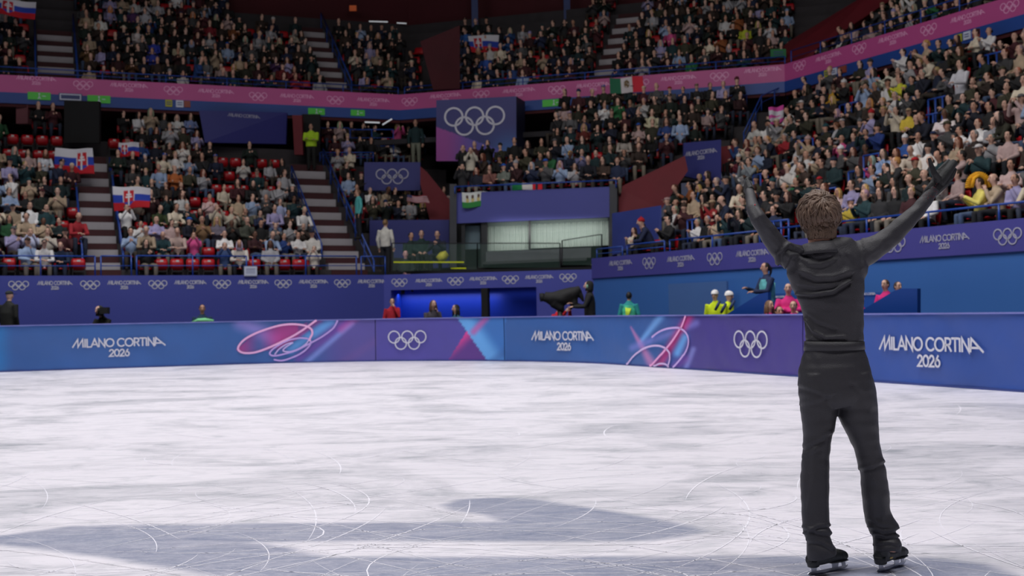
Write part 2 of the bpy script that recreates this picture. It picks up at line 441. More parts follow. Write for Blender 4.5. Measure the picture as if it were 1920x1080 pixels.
barrier = empty('rink_boards', BP(0, 0), 'long padded blue and violet boards wrapped in printed banners round the ice', 'rink boards')
def chld(name, me, m, p, **k):      # child whose mesh is in world coordinates
    o = obj(name, me, m, p, **k); o.matrix_parent_inverse = Matrix.Translation(-p.location); return o
M_print = mat('banner_print', src='print', rough=.42, bump=.5, bump_scale=1.3, noise_scale=.9, noise_amt=.06)
s_edges = [-13.5-ARC-6, bhit(705, 640)[0], bhit(948, 640)[0], bhit(1512, 640)[0], ARC+14, ARC+LBACK]
labels = ['blue banner with looping ribbons', 'violet banner with rings emblem and diagonal beams', 'blue banner with looping ribbons turning violet', 'royal blue banner beside the skater', None]
for bi in range(5):
    s0, s1 = s_edges[bi]+.012, s_edges[bi+1]-.012
    vis = bi < 4
    ns = max(8, int((s1-s0)/(.045 if vis else .5))); nz = 30 if vis else 4
    ss = np.linspace(s0, s1, ns); v = []; c = []
    for j in range(nz+1):
        z = .035+1.15*j/nz
        for s in ss:
            wob = .012*math.sin(s*1.9+z*2)*math.sin(PI*j/nz)+.014*noise.noise(Vector((s*1.1, z*1.6, 3)))+.009*noise.noise(Vector((s*2.6+z*1.5, z*1.2-s*.8, 7)))+.003*noise.noise(Vector((s*6-z*4, z*3+s, 2)))
            if j in (0, nz): wob = 0
            p = BP(s, z, .066+wob); v.append(p)
            if vis and p.y > 5:
                px, py = proj(p); c.append(lin(print_col(px, py)))
            else: c.append(lin(BLUE if bi < 4 else BLUE2))
    f = [(j*ns+i, j*ns+i+1, (j+1)*ns+i+1, (j+1)*ns+i) for j in range(nz) for i in range(ns-1)]
    me = mesh(v, f, True); setcol(me, 'print', c)
    o = chld('banner', me, M_print, barrier)
    if labels[bi]: o['label'] = labels[bi]
# solid core, kick strip and top rail
def sweep(z0, z1, o0, o1, n=420, s0=-13.5-ARC-6, s1=ARC+LBACK):
    v = []; f = []
    for s in np.linspace(s0, s1, n):
        v += [BP(s, z0, o0), BP(s, z1, o0), BP(s, z1, o1), BP(s, z0, o1)]
    for i in range(n-1):
        for a in range(4):
            b = (a+1) % 4; f.append((4*i+a, 4*i+4+a, 4*i+4+b, 4*i+b))
    return mesh(v, f)
chld('board_core', sweep(0, 1.18, .0, .02), mat('board_core', (52, 60, 120), .6, noise_scale=2), barrier)
chld('kick_strip', sweep(0, .034, .05, .085), mat('kick_strip', (50, 66, 130), .5, noise_scale=2), barrier)
chld('top_rail', sweep(1.18, 1.205, -.03, .095), mat('top_rail', (120, 124, 190), .4, noise_scale=2), barrier, label='pale lilac top rail')
def bwords(x, y, W):
    s, z = bhit(x, y); o = put_words(BP, s, z, W, M_white_print, None, off=.103); o.parent = barrier; o.matrix_parent_inverse = Matrix.Translation(-barrier.location)
def brings(x, y, W):
    s, z = bhit(x, y); o = put_rings(BP, s, z, W, M_white_print, None, off=.103, wg=.085); o.parent = barrier; o.matrix_parent_inverse = Matrix.Translation(-barrier.location)
bwords(223, 651, 2.36); bwords(1063, 639, 2.36); bwords(1750, 660, 2.36)
brings(766, 637.5, 1.14); brings(1415, 645, 1.16)
# looping ribbons printed on the banners
def ribbon(pts, wpx, c=(226, 196, 236), name='looping_ribbon'):
    P = []
    n = len(pts)
    for i in range(n-1):
        p0 = pts[max(0, i-1)]; p1 = pts[i]; p2 = pts[i+1]; p3 = pts[min(n-1, i+2)]
        for k in range(6):
            t = k/6
            P.append(tuple(.5*((2*p1[a])+(-p0[a]+p2[a])*t+(2*p0[a]-5*p1[a]+4*p2[a]-p3[a])*t*t+(-p0[a]+3*p1[a]-3*p2[a]+p3[a])*t**3) for a in (0, 1)))
    P.append(pts[-1])
    Q = [bhit(*p) for p in P]
    Q = [(s, min(1.18, max(.04, z))) for s, z in Q]
    Q = [q for i, q in enumerate(Q) if i == 0 or math.dist(q, Q[i-1]) > .004]
    mb = MB(); stroke_mesh(mb, [Q], lambda u, v, d: BP(u, v, .100+.003*d), wpx)
    chld(name, mb.me(), mat('ribbon_print_%d' % c[0], c, .5), barrier)
Z1 = lambda L: [(400+u/7.71, 580+v/7.71) for u, v in L]
Z2 = lambda L: [(1040+u/4.8, 560+v/4.8) for u, v in L]
ribbon(Z1([(1490, 160), (1370, 245), (1180, 370), (960, 480), (780, 560), (600, 620), (450, 630), (365, 600), (355, 540), (440, 440), (600, 350), (800, 275), (1000, 225), (1180, 215), (1340, 240), (1420, 290), (1435, 350), (1400, 420), (1395, 450)]), .055, (236, 178, 224))
ribbon(Z1([(1800, 165), (1740, 270), (1600, 380), (1420, 480), (1200, 590), (1000, 650), (880, 670), (820, 650), (830, 600), (920, 530), (1080, 450), (1240, 415), (1370, 425), (1410, 470), (1380, 540), (1260, 640), (1100, 710), (980, 740), (880, 725)]), .045, (188, 160, 228))
ribbon(Z1([(890, 650), (940, 580), (1040, 510), (1130, 480)]), .035, (200, 180, 236))
ribbon(Z1([(1390, 430), (1340, 500), (1230, 570), (1110, 610), (1010, 600), (1040, 550), (1150, 480)]), .035, (200, 180, 236))
ribbon(Z2([(1210, 160), (1170, 260), (1100, 370), (1010, 480), (940, 560), (890, 612)]), .05, (240, 170, 220))
ribbon(Z2([(910, 345), (980, 295), (1070, 265), (1160, 265), (1220, 310), (1240, 380), (1220, 460), (1170, 540), (1100, 618)]), .042, (206, 176, 236))
ribbon(Z2([(680, 598), (740, 520), (830, 450), (930, 422), (1010, 435), (1060, 480), (1072, 540), (1050, 612)]), .045, (216, 190, 236))
ribbon(Z2([(925, 612), (975, 585), (1030, 588), (1060, 615)]), .04, (216, 190, 236))
# ------------------------------------------------------------ ground behind the boards
mb = MB()
mb.add([(-60, -40, -.02), (60, -40, -.02), (60, 70, -.02), (-60, 70, -.02)], [(0, 1, 2, 3)])
fl = obj('floor', mb.me(), mat('rubber_floor', (40, 42, 52), .8, noise_scale=1)); tag(fl, 'dark floor around the rink boards', None, None, 'structure')
# ------------------------------------------------------------ base walls
def struct(name, me, m, label=None):
    o = obj(name, me, m); o['kind'] = 'structure'
    if label: o['label'] = label
    return o
PL = Plane((-15.03, 36.0), (math.cos(math.radians(26)), math.sin(math.radians(26))))
ptA = PL.P(11.93, 0); ptB = Vector((2.61, 39.2, 0)); PM_ = Plane(ptA, (ptB-ptA)); LM = (ptB-ptA).length
PR = Plane(ptB, (10.0-2.61, 23.95-39.2))
ZL, ZR = 2.647, 2.985
mb = MB(); mb.slab(PL.P(-12, 0), PL.P(11.93, 0), ZL, PL.n*.3)
wl = struct('wall_left', mb.me(), mat('wall_indigo', (66, 74, 158), .5, noise_scale=.5, noise_amt=.05), 'indigo hoarding wall under the far seats')
# corner wall with a recess
mb = MB(); P = PM_.P
u0 = PM_.hit(733, 560)[0]; u1 = PM_.hit(1006, 560)[0]; zo = PM_.hit(870, 541)[1]
mb.slab(P(0, 0), P(u0, 0), ZL, PM_.n*.3); mb.slab(P(u1, 0), P(LM, 0), ZL, PM_.n*.3)
mb.slab(P(u0, zo), P(u1, zo), ZL-zo, PM_.n*.3)
wc = struct('wall_corner', mb.me(), mat('wall_violet', (76, 82, 170), .5, noise_scale=.5, noise_amt=.05), 'violet hoarding wall across the corner')
mb = MB(); mb.slab(P(u0-.3, 0, -1.0), P(u1+.3, 0, -1.0), 2.6, PM_.n*.1); mb.slab(P(u0, 0, -.3), P(u0, 0, -1.0), 2.6, PM_.e*-.1); mb.slab(P(u1, 0, -.3), P(u1, 0, -1.0), 2.6, PM_.e*.1)
struct('wall_recess', mb.me(), mat('recess_blue', (12, 56, 200), .5, noise_scale=.5, noise_amt=.05), 'bright blue wall inside the corner recess')
mb = MB(); ua = PM_.hit(903, 560)[0]; ub = PM_.hit(915, 560)[0]; mb.slab(P(ua, 0, .05), P(ub, 0, .05), zo, PM_.n*.25)
struct('trim_1', mb.me(), M_black, 'black post dividing the blue recess')
mb = MB(); mb.slab(PR.P(0, 0), PR.P(24, 0), ZR, PR.n*.3)
zb = PR.hit(1500, 497)[1]
wr = struct('wall_right', mb.me(), mat('wall_steel_blue', (62, 112, 186), .5, noise_scale=.5, noise_amt=.04), 'steel blue wall under the side stand')
mb = MB(); mb.slab(PR.P(-.02, 2.352, .05), PR.P(24, 2.352, .05), ZR-2.352+.01, PR.n*.06)
band = obj('banner_strip', mb.me(), mat('band_violet', (74, 72, 152), .55, noise_scale=.8, noise_amt=.05)); tag(band, 'long violet banner strip along the top of the steel blue wall', 'banner')
def on_plane(pl, x, y, W, kind, par, m, off=.006, hs=1.0, wg=.12, gap=.42):
    u, z = pl.hit(x, y, off)
    fn = (lambda s, z, o, pl=pl: pl.P(s, z, o))
    if kind == 'r': return put_rings(fn, u, z, W, m, par, off=off, wg=wg)
    return put_words(fn, u, z, W, m, par, off=off, hscale=hs, gap=gap)
for x, k in ((35, 'r'), (103, 't'), (169, 'r'), (233, 't'), (296, 'r'), (357, 't'), (416, 'r'), (475, 't'), (531, 'r'), (588, 't'), (642, 'r'), (697, 't')):
    on_plane(PL, x, (535.5 if k == 'r' else 535.5)-(x*.006), .56 if k == 'r' else .98, k, wl, M_white_print, hs=1.25)
for x, y, k in ((749, 530, 'r'), (804, 529.5, 't'), (854, 527.5, 'r'), (906, 526, 't'), (957, 524.5, 'r'), (1011, 523, 't'), (1065, 521, 'r')):
    on_plane(PM_, x, y, .56 if k == 'r' else .94, k, wc, M_white_print, hs=1.25)
for x, y, k in ((1163, 497.5, 't'), (1217, 493.5, 'r'), (1276, 490, 't'), (1340, 485.5, 'r'), (1410, 480, 't'), (1488, 475, 'r'), (1580, 466, 't'), (1676, 459, 'r'), (1770, 453, 't'), (1889, 443.5, 'r')):
    on_plane(PR, x, y, .70 if k == 'r' else 1.36, k, band, M_grey_print, off=.058, hs=1.05)
# pale screen panel in front of the steel blue wall
pn = PR.off(-.35); mb = MB(); u0, z0 = pn.hit(1253, 531); u1, z1 = pn.hit(1362, 527)
mb.slab(pn.P(u0, 0), pn.P(u1, 0), z1, pn.n*.06)
o = obj('screen_panel', mb.me(), mat('screen_panel_blue', (76, 112, 172), .5, noise_scale=.6, noise_amt=.05)); tag(o, 'pale blue screen panel standing against the steel blue wall', 'panel')
# ------------------------------------------------------------ fascia of the upper tier
FL = Plane((-18.8, 45.0), (14.3, 5.6)); FLlen = math.hypot(14.3, 5.6)
FM = Plane((-4.5, 50.6), (14.8, -5.0)); FMlen = math.hypot(14.8, 5.0)
FR = Plane((10.3, 45.6), (4.6, -9.7)); FRlen = 25
ZP0, ZP1 = 9.746, 10.39
M_pink = mat('led_pink', (158, 66, 120), .5, noise_scale=.5, noise_amt=.06, emit=.13)
led = empty('led_ribbon_board', FM.P(0, ZP0), 'long pink ribbon board with pale emblems along the upper tier', 'ribbon board')
for pl, a, b in ((FL, -9, FLlen), (FM, 0, FMlen), (FR, 0, FRlen)):
    mb = MB(); mb.slab(pl.P(a, ZP0), pl.P(b, ZP0), ZP1-ZP0, pl.n*.15); chld('led_panel', mb.me(), M_pink, led)
M_ledtxt = mat('led_pale_print', (206, 150, 186), .5, emit=.08)
for pl, L in ((FL, [(68, 151, 't'), (156, 160, 'r'), (242, 164, 't'), (325, 170, 'r'), (405, 175, 't'), (484, 181, 'r'), (557, 184, 't'), (629, 188, 'r'), (700, 191, 't')]),
              (FM, [(768, 191, 'r'), (835, 183, 't'), (902, 178, 'r'), (973, 173, 't'), (1044, 169, 'r'), (1112, 163, 't'), (1200, 157, 'r'), (1272, 150, 't'), (1349, 144, 'r'), (1430, 135, 't')]),
              (FR, [(1499, 124, 'r'), (1553, 110, 't'), (1611, 92, 'r'), (1674, 74, 't'), (1741, 56, 'r'), (1814, 35, 't'), (1893, 13, 'r')])):
    for x, y, k in L:
        o = on_plane(pl, x, y, .70 if k == 'r' else 1.36, k, None, M_ledtxt, off=.006, hs=1.1, wg=.11); o.parent = led; o.matrix_parent_inverse = Matrix.Translation(-led.location)
M_strip = mat('fascia_blue', (34, 72, 150), .5, noise_scale=.6, noise_amt=.08)
M_soffit = mat('soffit_dark_red', (70, 16, 26), .8, noise_scale=.6)
for i, (pl, a, b) in enumerate(((FL, -9, FLlen), (FM, 0, FMlen), (FR, 0, FRlen))):
    mb = MB(); mb.slab(pl.P(a, 9.34, .02), pl.P(b, 9.34, .02), ZP0-9.34, pl.n*.3)
    struct('trim_%d' % (2+i), mb.me(), M_strip, 'blue strip under the pink ribbon board')
    mb = MB(); mb.slab(pl.P(a, 9.22, -.04), pl.P(b, 9.22, -.04), .12, pl.n*6.5)
    struct('ceiling', mb.me(), M_soffit, 'dark red underside of the upper tier')
# ------------------------------------------------------------ stands
class Stand:
    def __init__(s, name, pl, o0, z0, rise, grow, K, t0, t1, shear=0, d=.8):
        s.name, s.pl, s.o0, s.z0, s.rise, s.grow, s.K, s.t0, s.t1, s.shear, s.d = name, pl, o0, z0, rise, grow, K, t0, t1, shear, d
    def z(s, k): return s.z0+s.rise*k+s.grow*k*(k-1)/2
    def o(s, k): return s.o0+s.d*k
    def P(s, t, k, dz=0, do=0.):
        o = s.o(k)+do; return s.pl.P(t+s.shear*o, s.z(k)+dz, -o)
    def T0(s, k): return s.t0(s.o(k)) if callable(s.t0) else s.t0
    def T1(s, k): return s.t1(s.o(k)) if callable(s.t1) else s.t1
    def terrace(s, m, kmin=0, label=None, front=None):
        mb = MB()
        for k in range(kmin, s.K):
            zf = s.z(k)-max(.9, s.z(k)-s.z(k-1)+.1 if k else .9)
            if k == kmin and front is not None: zf = front
            a, b = s.P(s.T0(k), k), s.P(s.T1(k), k); a.z = b.z = zf
            mb.slab(a, b, s.z(k)-zf, s.pl.n*(s.d+.02))
        return struct('floor_'+s.name, mb.me(), m, label)
    def find(s, x, y, dz=1.0):
        """the row whose line at height dz above the tread passes nearest the pixel; returns t, k, point"""
        best = None
        for k in range(s.K):
            pl = s.pl.off(s.o(k)+.4); u, z = pl.hit(x, y); e = abs(z-(s.z(k)+dz))
            if best is None or e < best[0]: best = (e, u-s.shear*(s.o(k)+.4), k)
        return best[1], best[2], s.P(best[1], best[2], dz, .4)
SL = Stand('far_lower_stand', PL, .5, 2.45, .42, .028, 11, -9, 17.0, shear=.07)
SR = Stand('side_lower_stand', PR, .5, 2.72, .42, .028, 11, lambda o: -.2, 24)
pc0, pc1 = Vector((-1.98, 42.5, 0)), Vector((3.28, 41.2, 0))
PC = Plane(pc0, pc1-pc0)
SC = Stand('corner_upper_stand', PC, .3, 5.2, .5, .02, 7, lambda o: -.1 if o < 2.2 else 2.7, lambda o: 5.6+o*1.05)
tn = lambda a: math.tan(math.radians(a))
UL = Stand('upper_far_stand', FL, .7, 9.85, .56, .01, 10, -9, lambda o: FLlen+o*tn(20.1))
UM = Stand('upper_corner_stand', FM, .7, 9.85, .56, .01, 10, lambda o: -o*tn(20.1), lambda o: FMlen+o*tn(22.9))
UR = Stand('upper_side_stand', FR, .7, 9.85, .56, .01, 9, lambda o: -o*tn(22.9), 24)
SL.terrace(M_concrete, 0, 'stepped terrace of the far lower stand', front=2.0)
SR.terrace(M_concrete, 0, 'stepped terrace of the side lower stand', front=2.3)
SC.terrace(M_concrete, 0, 'stepped terrace above the glazed booth', front=4.6)
for s in (UL, UM, UR): s.terrace(M_concrete, 0, 'stepped terrace of the upper tier', front=9.4)
# concourse floors and back walls behind the stands
mb = MB()
for st, a, b in ((SL, -9, 19), (SR, -1, 24)):
    z = st.z(st.K-1)+.02; o = st.o(st.K-1)+st.d
    mb.slab(st.pl.P(a, z-.2, -o), st.pl.P(b, z-.2, -o), .2, st.pl.n*4.5)
mb.slab(SC.pl.P(-6, 8.2, -6.2), SC.pl.P(14, 8.2, -6.2), .2, SC.pl.n*3.5)
struct('floor', mb.me(), mat('concourse_floor', (46, 44, 50), .8, noise_scale=1), 'dark concourse floor behind the lower stands')
mb = MB()
mb.slab(PL.P(-12, 0, -13.6), PL.P(26, 0, -13.6), 9.3, PL.n*.3); mb.slab(PR.P(-4, 0, -13.8), PR.P(26, 0, -13.8), 9.3, PR.n*.3)
struct('wall_concourse', mb.me(), mat('concourse_dark', (30, 26, 32), .8, noise_scale=.6), 'dark concourse wall behind the lower stands')
mb = MB()
mb.slab(FL.P(-12, 8, -9.3), FL.P(FLlen+4, 8, -9.3), 16, FL.n*.3); mb.slab(FM.P(-4, 8, -9.2), FM.P(FMlen+5, 8, -9.2), 16, FM.n*.3); mb.slab(FR.P(-5, 8, -8.6), FR.P(26, 8, -8.6), 16, FR.n*.3)
struct('wall_upper', mb.me(), mat('upper_wall_red', (78, 20, 30), .8, noise_scale=.4), 'dark red wall behind the upper tier')
mb = MB(); mb.add([(-70, -40, 22), (70, -40, 22), (70, 75, 22), (-70, 75, 22)], [(0, 3, 2, 1)])
struct('ceiling', mb.me(), M_black, 'dark arena roof')
# stairways: alternating pale and dark red risers
def stairs(st, t, wd, k0, k1, label):
    mb = MB(); mr = MB()
    for k in range(k0, k1):
        h = st.z(k+1)-st.z(k) if k+1 < st.K else .5
        mb.slab(st.P(t-wd/2, k, 0, .38), st.P(t+wd/2, k, 0, .38), h*.52, st.pl.n*.43)
        mr.slab(st.P(t-wd/2, k, h*.52, .775), st.P(t+wd/2, k, h*.52, .775), h*.46, st.pl.n*.05)
    o = struct('floor_stairway', mb.me(), M_step_grey, label)
    q = obj('riser', mr.me(), M_step_red, o); return o
tA1 = SL.find(193, 505, .2)[0]; tA2 = SL.find(650, 505, .2)[0]
stairs(SL, tA1, 1.05, 0, 9, 'pale stairway near the white blue red flags')
stairs(SL, tA2, 1.3, 0, 9, 'pale stairway before the corner')
tU1 = UL.find(105, 120, .3)[0]; tU2 = UL.find(628, 150, .3)[0]; tU3 = UM.find(1145, 105, .3)[0]
stairs(UL, tU1, 1.35, 0, 6, 'pale stairway in the upper tier'); stairs(UL, tU2, 1.0, 0, 8, 'narrow stairway in the upper tier'); stairs(UM, tU3, 1.0, 0, 8, 'narrow stairway of the upper corner')
tR1 = 3.6; tR2 = 8.6

# invented fill light that brightens the blue recess wall
area('recess_fill', tuple(PM_.P(2.0, 2.0, -.65)), 3.5, .15, 13, (.9, .95, 1), 160, tuple(PM_.P(2.0, 0.5, -.9)))
# ------------------------------------------------------------ people
SKIN = [(212, 170, 150), (196, 150, 128), (222, 184, 166), (180, 134, 110), (112, 78, 62)]
HAIRC = {'black': (22, 19, 20), 'brown': (56, 38, 28), 'dark': (34, 27, 24), 'blond': (176, 138, 84), 'grey': (150, 148, 148), 'auburn': (96, 46, 24)}
M_cloth = mat('cloth', src='object', rough=.85, noise_scale=7, noise_amt=.2, bump=.5, bump_scale=9)
M_skin = mat('skin', src='object', rough=.55, noise_scale=12, noise_amt=.06)
M_hairm = mat('hair', src='object', rough=.6, noise_scale=30, noise_amt=.35, bump=.6, bump_scale=60, stretch=(1, 1, .3))
M_eye = mat('eye_dark', (24, 18, 16), .4); M_lip = mat('lip', (150, 80, 74), .6)
def hand_geo(mb, w, d, up, size=1.0, curl=.35, spread=.1, thumb=1, seg=5, own_thumb=True):
    """palm, four fingers and a thumb; w wrist, d pointing direction, up = back of the hand normal"""
    w = Vector(w); d = Vector(d).normalized(); up = Vector(up); up = (up-d*up.dot(d)).normalized(); sd = d.cross(up)*thumb
    s = size
    mb.tube([w-d*.02*s, w+d*.02*s, w+d*.05*s, w+d*.088*s], [(.026*s, .019*s), (.034*s, .019*s), (.041*s, .017*s), (.038*s, .013*s)], 8, up=up)
    for i, (o, L) in enumerate(((.030, .072), (.010, .082), (-.011, .076), (-.031, .058))):
        b = w+d*(.078*s)+sd*(o*s); dd = (d+sd*(o*spread*18)).normalized(); p = [b]
        ang = 0
        for q, fr in enumerate((.45, .3, .25)):
            ang += curl*(.6+.25*q+.05*i); dv = (dd*math.cos(ang)-up*math.sin(ang)); p.append(p[-1]+dv*(L*fr*s))
        mb.tube(p, [.0095*s, .0092*s, .0082*s, .0062*s], seg, up=sd)
    if not own_thumb: return
    b = w+d*.022*s+sd*.028*s; t1 = (d*.62+sd*.75-up*.15).normalized(); t2 = (d*.85+sd*.45-up*.3).normalized()
    mb.tube([b-sd*.012*s, b+t1*.035*s, b+t1*.035*s+t2*.034*s], [.014*s, .0115*s, .008*s], seg, up=up)
def limb(a, b, c, bend=None): return [a, (a+b)/2, b, (b+c)/2, c]
# pose tables: local frame, -Y is where the person looks, X to the person's own left/right mirrored
def skel(pose):
    s = dict(seated=True, lean=0.0, head=(0, -.02), arms=None)
    if pose in ('lap',): s['arms'] = [((.25, -.04, .70), (.10, -.30, .60)), ((-.25, -.04, .70), (-.08, -.31, .60))]
    if pose == 'clap': s['arms'] = [((.25, -.12, .72), (.045, -.36, .90)), ((-.25, -.12, .72), (-.045, -.35, .88))]
    if pose == 'folded': s['arms'] = [((.26, -.09, .74), (-.10, -.23, .76)), ((-.26, -.09, .74), (.10, -.26, .72))]
    if pose == 'phone': s['arms'] = [((.22, -.20, .82), (.07, -.34, 1.10)), ((-.22, -.20, .82), (-.07, -.34, 1.08))]
    if pose == 'lean': s['arms'] = [((.24, -.30, .66), (.08, -.46, .66)), ((-.24, -.30, .66), (-.08, -.46, .68))]; s['lean'] = -.20
    if pose == 'chin': s['arms'] = [((.16, -.22, .68), (.04, -.24, .98)), ((-.22, -.08, .70), (.02, -.28, .66))]; s['lean'] = -.06
    if pose == 'cheer': s['arms'] = [((.36, -.05, 1.12), (.30, -.10, 1.40)), ((-.36, -.05, 1.12), (-.30, -.10, 1.40))]
    if pose.startswith('stand'):
        s['seated'] = False
        k = pose[6:]
        A = {'': [((.27, .02, 1.12), (.25, -.06, .86)), ((-.27, .02, 1.12), (-.25, -.06, .86))],
             'clap': [((.25, -.10, 1.14), (.04, -.34, 1.26)), ((-.25, -.10, 1.14), (-.04, -.34, 1.24))],
             'reach': [((.25, -.14, 1.14), (.14, -.42, 1.14)), ((-.25, -.12, 1.14), (-.10, -.44, 1.22))],
             'face': [((.20, -.24, 1.16), (.05, -.16, 1.50)), ((-.26, 0, 1.12), (-.24, -.1, .88))],
             'photo': [((.22, -.22, 1.26), (.07, -.32, 1.54)), ((-.22, -.22, 1.26), (-.07, -.32, 1.54))],
             'folded': [((.26, -.08, 1.15), (-.10, -.22, 1.18)), ((-.26, -.08, 1.15), (.10, -.25, 1.14))]}
        s['arms'] = A[k]
    return s
def person_geo(pose, hi=True, build=1.0):
    S = skel(pose); sg = 12 if hi else 6
    dz = 0 if S['seated'] else .46
    ln = S['lean']
    def tz(z):  # lean forward with height above hip
        return ln*max(0, (z-.5-dz))/.5
    V = lambda x, y, z: Vector((x, y+tz(z), z))
    out = {}
    hip, neck, hd = .46+dz, 1.03+dz, 1.19+dz
    hx, hy = S['head']
    H = lambda z: V(hx*.5, hy-.01, z)
    # body
    b = MB()
    b.tube([V(0, .01, neck-.10), V(0, .0, neck-.02), H(neck+.05), H(neck+.10)], [.075, .056, .052, .05], sg)
    hz = hd
    prof = [(-.125, .028, .03), (-.10, .05, .058), (-.055, .064, .082), (-.01, .073, .094), (.04, .074, .096), (.085, .058, .076), (.112, .026, .034)] if hi else [(-.12, .03, .035), (-.06, .064, .08), (.01, .074, .094), (.08, .058, .076), (.112, .02, .03)]
    b.tube([H(hz+p[0]) for p in prof], [(p[1], p[2]) for p in prof], sg, up=(0, 1, 0))
    sh = [(V(.185*build, .01, .965+dz)), (V(-.185*build, .01, .965+dz))]
    arms = []
    for i, ((e, h)) in enumerate(S['arms']):
        e = Vector(e) if not S['seated'] or True else e; e = V(*e) if ln else Vector(e); h = V(*h) if ln else Vector(h)
        arms.append((sh[i], e, h))
    if S['seated']:
        legs = [([V(x, 0, .47), Vector((x*1.35, -.25, .50)), Vector((x*1.5, -.47, .50)), Vector((x*1.5, -.46, .26)), Vector((x*1.5, -.42, .07))], x) for x in (.095, -.095)]
    else:
        legs = [([Vector((x, 0, .92)), Vector((x*1.1, -.01, .70)), Vector((x*1.15, -.01, .48)), Vector((x*1.15, .01, .28)), Vector((x*1.2, .02, .07))], x) for x in (.09, -.09)]
    if hi:
        b.tube([V(0, 0, hip-.04), V(0, 0, hip+.1), V(0, 0, hip+.3), V(0, 0, neck-.1), V(0, 0, neck-.04)], [(.13, .08), (.12, .08), (.14, .085), (.15, .08), (.08, .06)], 10, up=(0, 1, 0))
        for s_, e, h in arms: b.tube(limb(s_, e, h), [.045, .04, .036, .03, .024], 8)
        for L, x in legs: b.tube(L, [.07, .06, .045, .045, .032], 8)
        body = remesh(mesh(b.v, b.f), .019, 2)
        e = MB()
        e.add([v.co.copy() for v in body.vertices], [tuple(p.vertices) for p in body.polygons])
        nb = len(e.f)
        c = H(hz)
        e.tube([c+Vector((0, -.088, .028)), c+Vector((0, -.108, -.012)), c+Vector((0, -.112, -.026)), c+Vector((0, -.092, -.034))], [.007, .013, .015, .006], 6, up=(0, 1, 0))
        for sx in (-1, 1): e.ell(c+Vector((sx*.077, .0, -.008)), (.008, .018, .03), 6, 4)
        for (s_, el, h), th in zip(arms, (1, -1)):
            d = (h-el).normalized(); hand_geo(e, h-d*.01, d, Vector((0, -.3, 1)) if pose not in ('phone', 'stand_photo', 'cheer', 'clap', 'stand_clap') else Vector((th, 0, .1)), .95, .45, .1, -th, 4)
        n1 = len(e.f)
        for sx in (-1, 1): e.ell(c+Vector((sx*.029, -.085, .022)), (.012, .008, .007), 6, 4)
        for sx in (-1, 1): e.tube([c+Vector((sx*.014, -.093, .044)), c+Vector((sx*.044, -.082, .044))], .004, 4)
        n2 = len(e.f)
        e.tube([c+Vector((-.024, -.086, -.060)), c+Vector((0, -.096, -.060)), c+Vector((.024, -.086, -.060))], [.003, .006, .003], 5)
        me = e.me(True)
        me.materials.append(M_skin); me.materials.append(M_eye); me.materials.append(M_lip)
        mi = np.zeros(len(me.polygons), int); mi[n1:n2] = 1; mi[n2:] = 2; me.polygons.foreach_set('material_index', mi)
        out['body'] = me
    else:
        for (s_, e_, h) in arms: b.ell(h, (.04, .04, .045), 5, 3)
        out['body'] = (b.v, b.f)
    # jacket
    j = MB(); bw = build
    j.tube([V(0, .0, hip-.03), V(0, 0, hip+.12), V(0, -.0, hip+.30), V(0, .0, hip+.44), V(0, .0, neck-.05), V(0, .005, neck+.0)],
           [(.175*bw, .135*bw), (.170*bw, .135*bw), (.185*bw, .135*bw), (.195*bw, .12), (.13*bw, .095), (.07, .068)], 16 if hi else 8, up=(0, 1, 0))
    for s_, e_, h in arms: j.tube(limb(s_, e_, h) if hi else [s_, e_, h], [.075, .066, .058, .052, .042] if hi else [.075, .06, .045], sg if hi else 5)
    if hi:
        j.tube([V(0, .0, neck-.03), V(0, .0, neck+.035)], [(.078, .078), (.068, .07)], 12)
        jm = remesh(mesh(j.v, j.f), .021, 2, .4); jm.materials.append(M_cloth); out['jacket'] = jm
    else: out['jacket'] = (j.v, j.f)
    t = MB()
    t.tube([V(0, 0, hip-.10), V(0, 0, hip-.02), V(0, 0, hip+.06)], [(.12, .10), (.165, .125), (.15, .11)], 12 if hi else 6, up=(0, 1, 0))
    for L, x in legs: t.tube(L if hi else L[::2], [.092, .085, .072, .066, .058] if hi else [.09, .07, .055], sg if hi else 5)
    if hi: tm = remesh(mesh(t.v, t.f), .022, 2, .4); tm.materials.append(M_cloth); out['trousers'] = tm
    else: out['trousers'] = (t.v, t.f)
    out['shoes'] = []
    for L, x in legs:
        s = MB(); a = L[-1]; s.tube([a+Vector((0, .05, -.025)), a+Vector((0, -.02, -.02)), a+Vector((0, -.12, -.033)), a+Vector((0, -.185, -.042))], [(.038, .04), (.042, .045), (.043, .03), (.028, .02)], 8 if hi else 4, up=(0, 0, 1))
        if hi: q_ = s.me(True); q_.materials.append(M_cloth); out['shoes'].append(q_)
    out['hc'] = H(hz)
    return out
